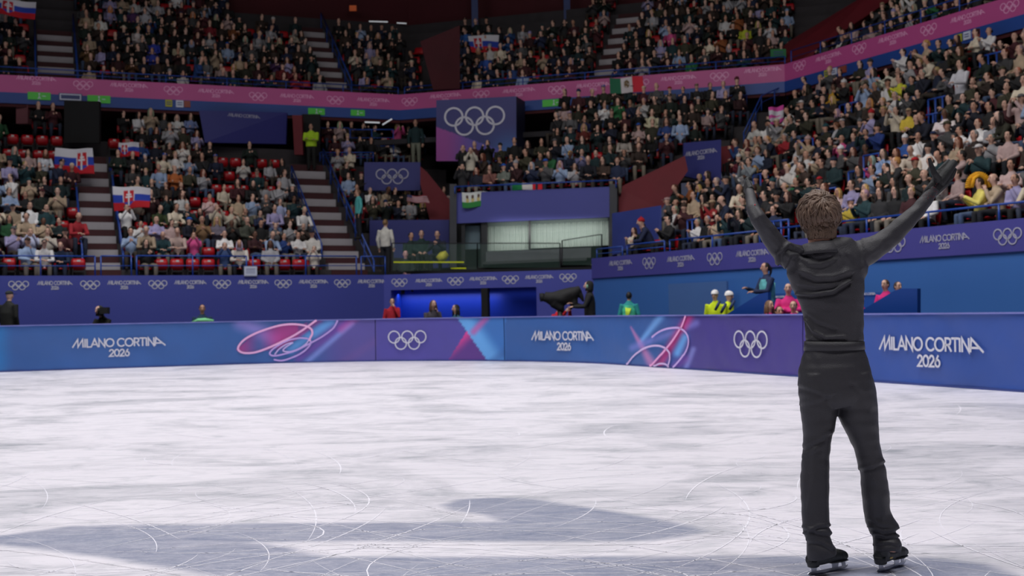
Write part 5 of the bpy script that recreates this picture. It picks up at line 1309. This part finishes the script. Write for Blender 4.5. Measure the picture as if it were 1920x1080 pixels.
# ------------------------------------------------------------ small signs on the blue strip
M_green = mat('exit_green', (70, 170, 60), .5, emit=.12); M_signw = mat('sign_white', (190, 196, 214), .5, emit=.06); M_signb = mat('sign_blue', (60, 74, 130), .5)
M_sy = mat('sign_yellow', (176, 176, 50), .5); M_so = mat('sign_rust', (150, 74, 60), .5)
def sign(pl, x0, x1, y0, y1, m, label, kind='plain', name='sign'):
    xc = (x0+x1)/2; u0, z0 = pl.hit(x0, (y0+y1)/2, .06); u1, _ = pl.hit(x1, (y0+y1)/2, .06); _, za = pl.hit(xc, y1, .06); _, zb_ = pl.hit(xc, y0, .06)
    mb = MB(); mb.slab(pl.P(u0, za, .06), pl.P(u1, za, .06), zb_-za, pl.n*.05); o = obj(name, mb.me(), m); tag(o, label, 'sign')
    h = zb_-za; cu = (u0+u1)/2; q = MB(); S = lambda s, z, d: pl.P(s, z, .065+.004*d)
    if kind == 'man': stroke_mesh(q, [[(cu, za+h*.25), (cu, za+h*.6)], [(cu-h*.15, za+h*.15), (cu, za+h*.4), (cu+h*.15, za+h*.15)], circ(cu, za+h*.78, h*.06, h*.06, n=8), [(cu+h*.4, za+h*.5), (cu+h*.8, za+h*.5)]], S, h*.1)
    if kind == 'frame':
        w_ = (u1-u0)/2; stroke_mesh(q, [[(cu-w_*.86, za+h*.16), (cu-w_*.86, za+h*.84), (cu+w_*.86, za+h*.84), (cu+w_*.86, za+h*.16), (cu-w_*.86, za+h*.16)]], S, h*.16)
    if kind == 'lines': stroke_mesh(q, [[(cu-(u1-u0)*.3, za+h*.35), (cu+(u1-u0)*.3, za+h*.35)], [(cu-(u1-u0)*.3, za+h*.65), (cu+(u1-u0)*.3, za+h*.65)]], S, h*.12)
    if q.v: obj('pictogram' if kind == 'man' else 'print', q.me(), M_signw if kind != 'lines' else M_signb, o)
    return o
sign(FL, 52, 95, 173, 187, M_green, 'green exit sign nearest the pinkish pillar', 'man', 'exit_sign'); sign(FL, 110, 154, 175, 189, M_signb, 'white framed navy sign between two green exit signs', 'frame'); sign(FL, 164, 207, 179, 193, M_green, 'green exit sign above the dark portal', 'man', 'exit_sign')
sign(FL, 310, 323, 187, 200, M_sy, 'small yellow square sign above the far seats', 'lines'); sign(FL, 330, 344, 188, 201, M_signw, 'small white square sign between yellow and rust ones, far side', 'lines'); sign(FL, 345, 357, 189, 201, M_so, 'small rust square sign above the far seats')
sign(FL, 578, 609, 203, 215, M_green, 'green exit sign above the hi-vis steward', 'man', 'exit_sign'); sign(FL, 658, 684, 206, 217, M_green, 'green exit sign at the inner corner of the tier', 'man', 'exit_sign')
sign(FM, 1017, 1060, 186, 199, M_green, 'green exit sign right of the hanging box', 'man', 'exit_sign'); sign(FM, 1091, 1103, 183, 194, M_sy, 'small yellow square sign over the corner seats', 'lines'); sign(FM, 1107, 1120, 181, 192, M_signw, 'small white square sign over the corner seats', 'lines'); sign(FM, 1133, 1166, 178, 190, M_green, 'green exit sign below the green white red flag', 'man', 'exit_sign')
sign(FR, 1545, 1556, 131, 144, M_sy, 'small yellow square sign over the bend of the side stand', 'lines'); sign(FR, 1558, 1568, 128, 140, M_signw, 'small white square sign over the bend of the side stand', 'lines'); sign(FR, 1571, 1586, 124, 137, M_so, 'small rust square sign over the bend of the side stand')
sign(FR, 1791, 1803, 64, 79, M_sy, 'small yellow square sign over the top rows of the side stand', 'lines'); sign(FR, 1806, 1819, 59, 74, M_signw, 'small white square sign over the top rows of the side stand', 'lines'); sign(FR, 1823, 1836, 55, 70, M_so, 'small rust square sign over the top rows of the side stand')
seat_sg = PL; sign(PL, 458, 482, 499, 518, mat('sign_pale', (170, 176, 200), .5), 'small seating sign with green foot on the indigo wall', 'frame')
wpx = Plane(at(1170, 345, 42.6).to_2d(), (1, -.1)); sign(wpx, 1178, 1197, 347, 366, M_signb, 'small blue and white sign on the red cheek wall', 'frame')
sign(Plane(at(1450, 100, 46.4).to_2d(), (1, 0)), 1445, 1474, 92, 108, mat('sign_green_dim', (40, 120, 70), .5), 'dim green sign beside the upper red wall', 'lines')
# ------------------------------------------------------------ flags
def flag(quad, Y, fn, label, nx=44, ny=28, wave=.03, name='flag'):
    """cloth held between four pixel corners (tl, tr, br, bl)"""
    v = []; c = []; 
    for j in range(ny+1):
        for i in range(nx+1):
            a, b_ = i/nx, j/ny; tl, tr_, br, bl_ = quad
            x = (tl[0]*(1-a)+tr_[0]*a)*(1-b_)+(bl_[0]*(1-a)+br[0]*a)*b_; y = (tl[1]*(1-a)+tr_[1]*a)*(1-b_)+(bl_[1]*(1-a)+br[1]*a)*b_
            p = at(x, y, Y); p.y += wave*math.sin(a*9+b_*2+quad[0][0])+wave*.5*math.sin(a*4-b_*5); p.z += .02*math.sin(a*7+quad[0][1]); v.append(p); c.append(lin(fn(a, b_)))
    f = [(j*(nx+1)+i, (j+1)*(nx+1)+i, (j+1)*(nx+1)+i+1, j*(nx+1)+i+1) for j in range(ny) for i in range(nx)]
    me = mesh(v, f, True); setcol(me, 'print', c); o = obj(name, me, mat('flag_cloth', src='print', rough=.8)); tag(o, label, 'flag')
    s_ = o.modifiers.new('t', 'SOLIDIFY'); s_.thickness = .006; return o
def slovak(cx=.3, mirror=False):
    def fn(a, b):
        a = 1-a if mirror else a
        c = (214, 214, 222) if b < .34 else ((36, 66, 176) if b < .67 else (196, 24, 40))
        u_, v_ = (a-cx)/.15, (b-.5)/.34
        if abs(u_) < 1 and -1 < v_ < 1-.6*max(0, abs(u_)-.2) and (v_ < .35 or u_*u_+((v_-.35)/.65)**2 < 1):
            c = (196, 24, 40)
            if abs(u_) > .84: c = (220, 220, 226)
            elif abs(u_) < .14 or (abs(v_+.45) < .12 and abs(u_) < .4) or (abs(v_+.12) < .12 and abs(u_) < .6): c = (226, 226, 232)
            elif v_ > .5: c = (40, 66, 176)
        return c
    return fn
fY = lambda st, x, y, dz=.9: st.find(x, y, dz)[2].y-.45
SLd = 'white, blue and red striped flag with red shield'
flag([(103, 278), (174, 279), (177, 327), (101, 326)], fY(SL, 140, 300), slovak(.70), SLd+' held across the seats by the stairway')
flag([(222, 267), (261, 267), (261, 293), (222, 293)], fY(SL, 240, 280), slovak(.3), 'small '+SLd+' high beside the stairway')
flag([(211, 349), (282, 352), (280, 388), (214, 396)], fY(SL, 245, 375), slovak(.42), SLd+' held above a white jacket')
flag([(-12, -6), (68, 5), (66, 38), (-12, 24)], 47.6, slovak(.35), 'drooping '+SLd+' atop the upper tier')
flag([(877, 67), (936, 65), (933, 101), (884, 97)], fY(UM, 905, 85), slovak(.3), SLd+' held in the upper corner tier')
def tri(c1, c2, c3, emb=None):
    def fn(a, b):
        c = c1 if a < .34 else (c2 if a < .67 else c3)
        if emb and math.hypot((a-.5)/.09, (b-.42)/.26) < 1 and noise.noise(Vector((a*30, b*12, 1))) > -.25: c = emb
        return c
    return fn
flag([(1143, 147), (1205, 143), (1208, 172), (1144, 176)], FM.hit(1175, 160)[0]*0+at(1175, 160, 1).y*0+46.4, tri((30, 104, 74), (206, 200, 204), (206, 40, 60), (110, 90, 60)), 'green, white and red flag with brown emblem hung over the pink board', wave=.012)
flag([(960, 345), (1017, 342), (1017, 355), (961, 358)], 42.0, tri((16, 120, 66), (210, 206, 202), (214, 30, 44)), 'small green, white and red flag on the booth rail', wave=.012)
def usa(a, b):
    return (60, 60, 100) if a < .25 and b < .4 else ((150, 40, 56) if int(b*9) % 2 == 0 else (190, 180, 186))
flag([(764, 366), (800, 367), (806, 382), (763, 378)], 44.9, usa, 'red and white striped flag draped over seats near the rings sign')
def ban(a, b):
    if b > .62: return (44, 130, 60)
    for k, q in enumerate((.2, .4, .62, .84)):
        if math.hypot((a-q)/.05, (b-.28)/.12) < 1: return (86, 60, 50)
        if math.hypot((a-q)/.06, (b-.5)/.16) < 1: return (196, 180, 120)
    return (206, 210, 206)
flag([(866, 361), (916, 359), (916, 387), (867, 390)], bY(890)-.06, ban, 'white and green cloth banner with little figures on the booth front', wave=.008, name='banner_cloth')
flag([(1441, 202), (1469, 198), (1470, 228), (1443, 236)], fY(SR, 1455, 220), lambda a, b: (208, 206, 216) if abs(b-.3-.15*a) < .13 or abs(b-.75+.1*a) < .1 else (208, 70, 160), 'pink cloth with white marks held near the stair head')
# ------------------------------------------------------------ staff and other figures round the rink
def staff(x, ytop, Y, floor, pose, jc, tc, skin, hs, hc_, label, face=0.0, build=1.0, smin=.9, smax=1.1, name='person', dx=0):
    zt = at(x, ytop, Y).z; H0 = 1.32 if not pose.startswith('stand') else 1.77
    if hs in ('beanie', 'helmet'): H0 += .03
    s_ = min(smax, max(smin, (zt-floor)/H0)); fl_ = zt-s_*H0
    p = at(x, ytop, Y); return new_person(Vector((p.x, p.y, fl_)), face, s_, pose, jc, tc, skin, hs, hc_, label, None, build, name)
def bib(p, c1, c2, z0=.92, z1=1.40):
    mb = MB(); mb.tube([(0, 0, z0), (0, 0, z0+.16), (0, 0, z1-.1), (0, .005, z1)], [(.192, .152), (.192, .152), (.198, .15), (.15, .12)], 18, up=(0, 1, 0), cap=False)
    o = obj('vest', mb.me(True), mat('vest_cloth', src='object', rough=.8, noise_scale=9, noise_amt=.35), p); o.color = lcol(c1)
    st = MB(); st.tube([(0, .158, z0+.05), (.02, .158, z0+.2), (-.01, .156, z1-.08)], [(.07, .006), (.05, .006), (.09, .006)], 8, up=(0, 1, 0)); q = obj('stripe', st.me(True), None, o); q.data.materials.append(MATS['vest_cloth']); q.color = lcol(c2)
BK, DK = (22, 24, 24), (24, 26, 34); wk = SKIN
staff(16, 545, 33.2, .15, 'stand_', (26, 28, 26), DK, wk[0], 'cap', (40, 44, 44), 'burly person in black jacket and dark cap at the end of the boards', PI*.86, 1.25)
staff(203, 573, 34.3, .0, 'lean', (24, 26, 24), DK, wk[0], 'hood', (36, 38, 36), 'crouching camera operator in black hood behind the blue boards', -.5, 1.1)
cmr = MB(); q = at(197, 583, 33.9); cmr.box(-.12, .10, -.10, .10, -.08, .1, Matrix.Translation(q)); cmr.tube([q+Vector((-.12, -.02, .02)), q+Vector((-.19, -.05, .02))], [.06, .075], 12)
tag(obj('video_camera', cmr.me(), M_black), 'black video camera held by the crouching operator', 'camera')
staff(379, 570, 36.2, .15, 'lap', (30, 60, 84), DK, wk[1], 'short', HAIRC['dark'], 'small figure in teal and navy vest seated behind the looping ribbon banner', .3)
vb = MB(); q = at(379, 602, 35.85); vb.tube([q+Vector((-.30, 0, -.05)), q+Vector((-.1, -.05, .02)), q+Vector((.1, -.06, .02)), q+Vector((.34, 0, .0))], [.04, .06, .07, .04], 10)
tag(obj('folded_cloth', vb.me(True), mat('lime_cloth', (130, 210, 150), .8, noise_scale=6, noise_amt=.3)), 'pale lime cloth on the lap of the small seated figure', 'cloth')
staff(735, 559, 37.2, .15, 'stand_face', (172, 24, 44), DK, wk[0], 'short', HAIRC['brown'], 'person in red jacket holding a hand to the face behind the violet banner', .2, smin=.8)
staff(809, 562, 36.6, .15, 'chin', (74, 70, 80), DK, wk[0], 'long', (86, 58, 42), 'long brown-haired person in grey with one pale sleeve by the recess', .5)
staff(856, 570, 36.4, .05, 'lap', (56, 96, 120), DK, wk[0], 'long', HAIRC['dark'], 'dark-haired person in light blue looking towards the long-haired one', -1.0)
staff(1046, 566, 34.4, .0, 'phone', (206, 24, 44), DK, wk[0], 'cap', BK, 'person in bright red crouching under the draped camera', .8)
staff(1105, 527, 33.4, .15, 'stand_reach', (30, 30, 33), DK, wk[0], 'hood', (28, 30, 28), 'camera operator in black hood and headphones beside the draped camera', PI*.5-PI, 1.05)
hp = MB(); q = at(1101, 537, 33.1); hp.ell(q, (.03, .05, .055), 10, 8); tag(obj('headphones', hp.me(True), mat('mint_plastic', (126, 176, 150), .4)), 'pale mint headphones on the hooded camera operator', 'headphones')
# draped camera
dr = MB(); A2 = lambda L: [at(x, y, 33.6) for x, y in L]
dr.tube(A2([(1020, 556), (1035, 560), (1055, 558), (1075, 550), (1088, 541)]), [(.14, .14), (.19, .17), (.22, .2), (.19, .17), (.09, .1)], 16)
dr.tube(A2([(1040, 566), (1052, 578), (1056, 586)]), [.17, .12, .03], 12); dr.tube(A2([(1075, 550), (1076, 568), (1070, 580)]), [.13, .11, .03], 12); dr.tube(A2([(1084, 545), (1090, 556), (1094, 566)]), [.09, .07, .03], 10)
dm = remesh(mesh(dr.v, dr.f), .02, 3)
for v_ in dm.vertices: v_.co += v_.normal*(.022*noise.noise(v_.co*5))+Vector((0, 0, 0))
drp = obj('draped_camera', dm, mat('black_drape', (26, 26, 28), .8, noise_scale=5)); tag(drp, 'television camera shrouded in a black cloth behind the boards', 'camera')
lp = MB(); q = at(1017, 557, 33.6); lp.tube([q+Vector((.05, 0, 0)), q+Vector((-.06, -.02, -.01))], [.11, .12], 14); chl = obj('lens_hood', lp.me(True), M_black, drp)
pd = MB(); q = at(1050, 580, 33.6); pd.tube([Vector((q.x, q.y, 0)), q], [.09, .07], 10); obj('pedestal', pd.me(True), M_dark_metal, drp)
v1 = staff(1179, 547, 31.8, .15, 'stand_', (40, 150, 150), (24, 32, 60), wk[1], 'short', HAIRC['black'], 'person in green and lime bib seen from behind the boards', PI-.3, smin=.85)
bib(v1, (70, 190, 150), (190, 220, 60))
# helmets
staff(1341, 543, 28.2, .15, 'stand_', (204, 226, 20), DK, wk[0], 'helmet', (232, 230, 230), 'rescue worker in white helmet and yellow jacket, the one nearer the corner', -.5, 1.1, smin=.85)
staff(1365, 545, 27.7, .15, 'stand_', (206, 228, 20), DK, wk[0], 'helmet', (236, 234, 234), 'rescue worker in white helmet and yellow jacket, beside the blue ramp', 1.0, 1.15, smin=.85)
for px_, py_, YY in ((1345, 573, 27.6), (1372, 572, 27.3), (1356, 578, 27.3)):
    tp = MB(); q = at(px_, py_, YY-.15); tp.tube([q+Vector((-.05, 0, -.1)), q+Vector((0, -.04, 0)), q+Vector((.06, 0, .1))], [.03, .035, .03], 6); tag(obj('radio_pouch', tp.me(True), mat('navy_pouch', (40, 56, 96), .7)), {1345: 'navy pouch on the yellow jacket nearer the corner', 1372: 'navy pouch on the sleeve beside the ramp', 1356: 'navy pouch between the two yellow jackets'}[px_], 'pouch')
# stepped dais with slanted blue sides
PD = PR.off(-3.3)
def dpoly(pts, pl, th, m, name, par):
    L = []
    for x, y in pts:
        u, z = pl.hit(x, y); L.append(pl.P(u, max(0, z)))
    mb = MB(); mb.prism(L, pl.n*th); return chld(name, mb.me(), m, par)
dais = empty('stepped_dais', PD.P(8, 0), 'blue stepped dais with slanted side panels behind the boards', 'dais')
M_dais = mat('dais_blue', (14, 62, 142), .5, noise_scale=.6, noise_amt=.05); M_dais2 = mat('dais_blue_pale', (34, 80, 158), .5, noise_scale=.6)
dpoly([(1352, 596), (1424, 551), (1440, 548), (1440, 640), (1352, 640)], PD, .08, M_dais, 'side_panel', dais)
dpoly([(1600, 590), (1622, 578), (1677, 545), (1690, 541), (1720, 541), (1720, 650), (1600, 650)], PD, .08, M_dais, 'side_panel', dais)
PD2 = PR.off(-1.4)
dpoly([(1424, 551), (1684, 548), (1684, 640), (1424, 640)], PD2, .08, M_dais2, 'back_panel', dais)
ua, ub = PD.hit(1424, 600)[0], PD.hit(1640, 600)[0]
for i in range(3):
    mb = MB(); mb.slab(PD.P(ua, 0, -.1-.6*i), PD.P(ub, 0, -.1-.6*i), .25+.2*i, PD.n*.6); chld('step', mb.me(), M_dais2, dais)
u, z = PD2.hit(1628, 551); o = put_words(lambda s, zz, d: PD2.P(s, zz, d), u, z, .5, M_white_print, None, off=.02, one_line=True); o.parent = dais; o.matrix_parent_inverse = Matrix.Translation(-dais.location)
u, z = PD2.hit(1462, 556.5); o = put_words(lambda s, zz, d: PD2.P(s, zz, d), u, z, .45, M_white_print, None, off=.02, one_line=True); o.parent = dais; o.matrix_parent_inverse = Matrix.Translation(-dais.location)
v2 = staff(1437, 492, 27.6, .5, 'stand_reach', (30, 44, 80), (28, 40, 80), wk[1], 'tail', HAIRC['dark'], 'standing person in navy with teal vest holding both hands out', -1.25)
bib(v2, (92, 170, 176), (120, 200, 190))
PK = (216, 40, 126)
staff(1478, 530, 26.4, .5, 'folded', PK, (40, 50, 80), wk[0], 'bald', (150, 140, 134), 'person in pink jacket seated highest, right beside the skater', -.3)
staff(1430, 560, 26.6, .2, 'lap', PK, DK, wk[0], 'bun', HAIRC['dark'], 'pink-jacketed person seated lowest, left of the group', -.2)
staff(1441, 562, 25.9, .2, 'clap', PK, DK, wk[0], 'long', (110, 80, 56), 'pink-jacketed person with brown hair in the middle of the group', .5)
staff(1460, 573, 25.6, .0, 'lap', (60, 50, 60), DK, wk[1], 'short', HAIRC['black'], 'dark-haired person with only the head above the boards', .1)
staff(1488, 563, 25.4, .2, 'folded', PK, DK, wk[0], 'bun', HAIRC['dark'], 'pink-jacketed person seated just left of the skater', -.4)
staff(1611, 546, 24.3, .2, 'lap', PK, DK, wk[0], 'short', HAIRC['brown'], 'pink-jacketed person half hidden behind the skater', -.2)
staff(1661, 523, 24.2, .7, 'lap', PK, DK, wk[0], 'short', (84, 60, 46), 'pink-jacketed person with brown hair at the top of the dais', -.9)
staff(1682, 527, 24.8, .7, 'lap', (60, 60, 80), DK, wk[0], 'short', (60, 48, 44), 'dark-haired head above the top corner of the dais', .3)
# on the corner platform
staff(722, 411, 42.6, 2.5, 'stand_', (206, 204, 196), DK, wk[0], 'short', (130, 100, 66), 'person in white jacket standing before the navy platform wall', PI-.4)
staff(770, 435, 42.6, 2.6, 'lap', (20, 44, 42), DK, wk[1], 'short', BK, 'seated staff member in dark green, first before the navy wall', .5)
staff(790, 431, 42.5, 2.6, 'lap', (20, 46, 44), DK, wk[0], 'short', (60, 40, 30), 'seated staff member in dark green, middle of three', .1)
staff(820, 432, 42.4, 2.6, 'clap', (28, 34, 56), DK, wk[0], 'bun', HAIRC['dark'], 'seated staff member in navy, last before the booth', -.1)
staff(760, 469, 41.9, 2.0, 'lap', (40, 50, 50), DK, (232, 180, 176), 'bald', (200, 180, 176), 'balding pinkish head low before the yellow strip', .2)
bg = MB(); q = at(831, 480, 41.6); bg.tube([q+Vector((-.16, 0, -.14)), q+Vector((0, 0, .0)), q+Vector((.14, 0, .10))], [.14, .17, .1], 12); tag(obj('bag', bg.me(True), mat('yellow_bag', (190, 186, 60), .7, noise_scale=8, noise_amt=.4)), 'yellow bag at the end of the staff row', 'bag')
# standing figures in the stands
staff(583, 232, 47.9, 7.0, 'stand_folded', (170, 210, 40), BK, wk[1], 'short', BK, 'steward in yellow hi-vis jacket standing at the portal', 0, 1.2)
staff(779, 224, 49.2, 7, 'stand_', (22, 48, 52), (120, 124, 110), wk[1], 'short', BK, 'tall figure in dark teal and pale trousers left of the hanging box', 0)
staff(1801, 112, 33.8, 6, 'stand_reach', (206, 206, 214), BK, wk[0], 'short', BK, 'person in white sweater standing with an arm out high in the side stand', -1.1)
staff(1414, 238, 42.5, 5, 'stand_', (196, 196, 190), DK, wk[0], 'short', HAIRC['dark'], 'person in white sweatshirt standing by the teal shirts', -.5)
staff(1405, 296, 38.2, 4, 'stand_photo', (138, 146, 152), DK, wk[0], 'short', HAIRC['dark'], 'standing person in grey taking a photo above the raised left hand', -.9)
staff(868, 272, 43.6, 5.5, 'stand_photo', (26, 28, 30), DK, wk[0], 'short', BK, 'dark figure filming beside the hanging box', 0)
staff(871+11, 276, 43.5, 5.5, 'stand_photo', (196, 190, 174), DK, wk[0], 'short', HAIRC['brown'], 'cream-jacketed figure filming below the hanging box', .1)
for x, y, jn, jcol, lab in ((672, 355, 'phone', (80, 170, 170), 'teal-vested volunteer standing at the stair edge, back turned'),):
    staff(x, y, 43.4, 4, 'stand_', jcol, DK, wk[1], 'short', (110, 80, 60), lab, -1.2)
hd_ = MB(); q = HDP+Vector((0, 0, 1.24))+Vector((-.1, -.06, 0))*.3
for i in range(22):
    a = PI*i/21; hd_.tube([q+Vector((math.cos(a)*.16, .02, -.12+math.sin(a)*.2)), q+Vector((math.cos(a)*.29, .03, -.14+math.sin(a)*.33))], [.03, .018], 6)
hd_.tube([q+Vector((-.16, 0, -.14)), q+Vector((-.1, 0, .05)), q+Vector((0, 0, .11)), q+Vector((.1, 0, .05)), q+Vector((.16, 0, -.14))], .04, 8)
tag(obj('feathered_headdress', hd_.me(True), mat('feather_yellow', (222, 160, 22), .8, noise_scale=9, noise_amt=.35)), 'large yellow feathered headdress in the front row', 'hat')
hb_ = MB(); q = at(1696, 178, 34.5)
for k, (x, y, Y) in enumerate(((1698, 160, SR.find(1693, 178)[2].y-.1),)):
    pass

# lamps and posts seen in the upper corner
M_tube = mat('tube_lamp', (226, 230, 236), .4, emit=.35)
for x0, y0, x1, y1, Y, lab in ((692, 40, 727, 41, 58.5, 'long white tube lamp high on the dark red wall'), (744, 43, 762, 44, 58.5, 'short dim tube lamp beside the long one high up'), (684, 229, 712, 230, 49.6, 'white tube lamp over the corner platform'), (717, 234, 735, 223, 49.5, 'slanting white tube lamp over the corner platform'), (804, 135, 824, 143, 51.5, 'slanting white strip in the upper corner')):
    mb = MB(); mb.tube([at(x0, y0, Y), at(x1, y1, Y)], .03, 8); tag(obj('tube_lamp', mb.me(True), M_tube), lab, 'lamp')
mb = MB(); mb.prism([at(655, 10, 58.3), at(668, 10, 58.3), at(668, 20, 58.3), at(655, 20, 58.3)], (0, .1, 0)); tag(obj('orange_sign', mb.me(), mat('orange_lit', (200, 90, 40), .5, emit=.15)), 'small lit orange sign high on the dark red wall', 'sign')
for x0, x1, Y, lab in ((885, 897, 57.5, 'blue post left of the upper corner seats'), (1058, 1070, 56.5, 'blue post above the upper corner seats'), (500, 506, 58, 'blue post on the dark red upper wall')):
    mb = MB(); a = at(x0, 72, Y); b_ = at(x1, 72, Y); mb.slab(Vector((a.x, a.y, 12)), Vector((b_.x, b_.y, 12)), 9.9, (0, .25, 0)); q = obj('wall_post', mb.me(), mat('post_blue', (30, 56, 120), .5, noise_scale=1)); q['kind'] = 'structure'; q['label'] = lab
area('curtain_fill', tuple(at(1020, 424, 41.1)), 3.8, .2, 13, (1, .99, .95), 100, tuple(at(1030, 446, 42.3)))  # fill light added in front of the booth to lift its curtains
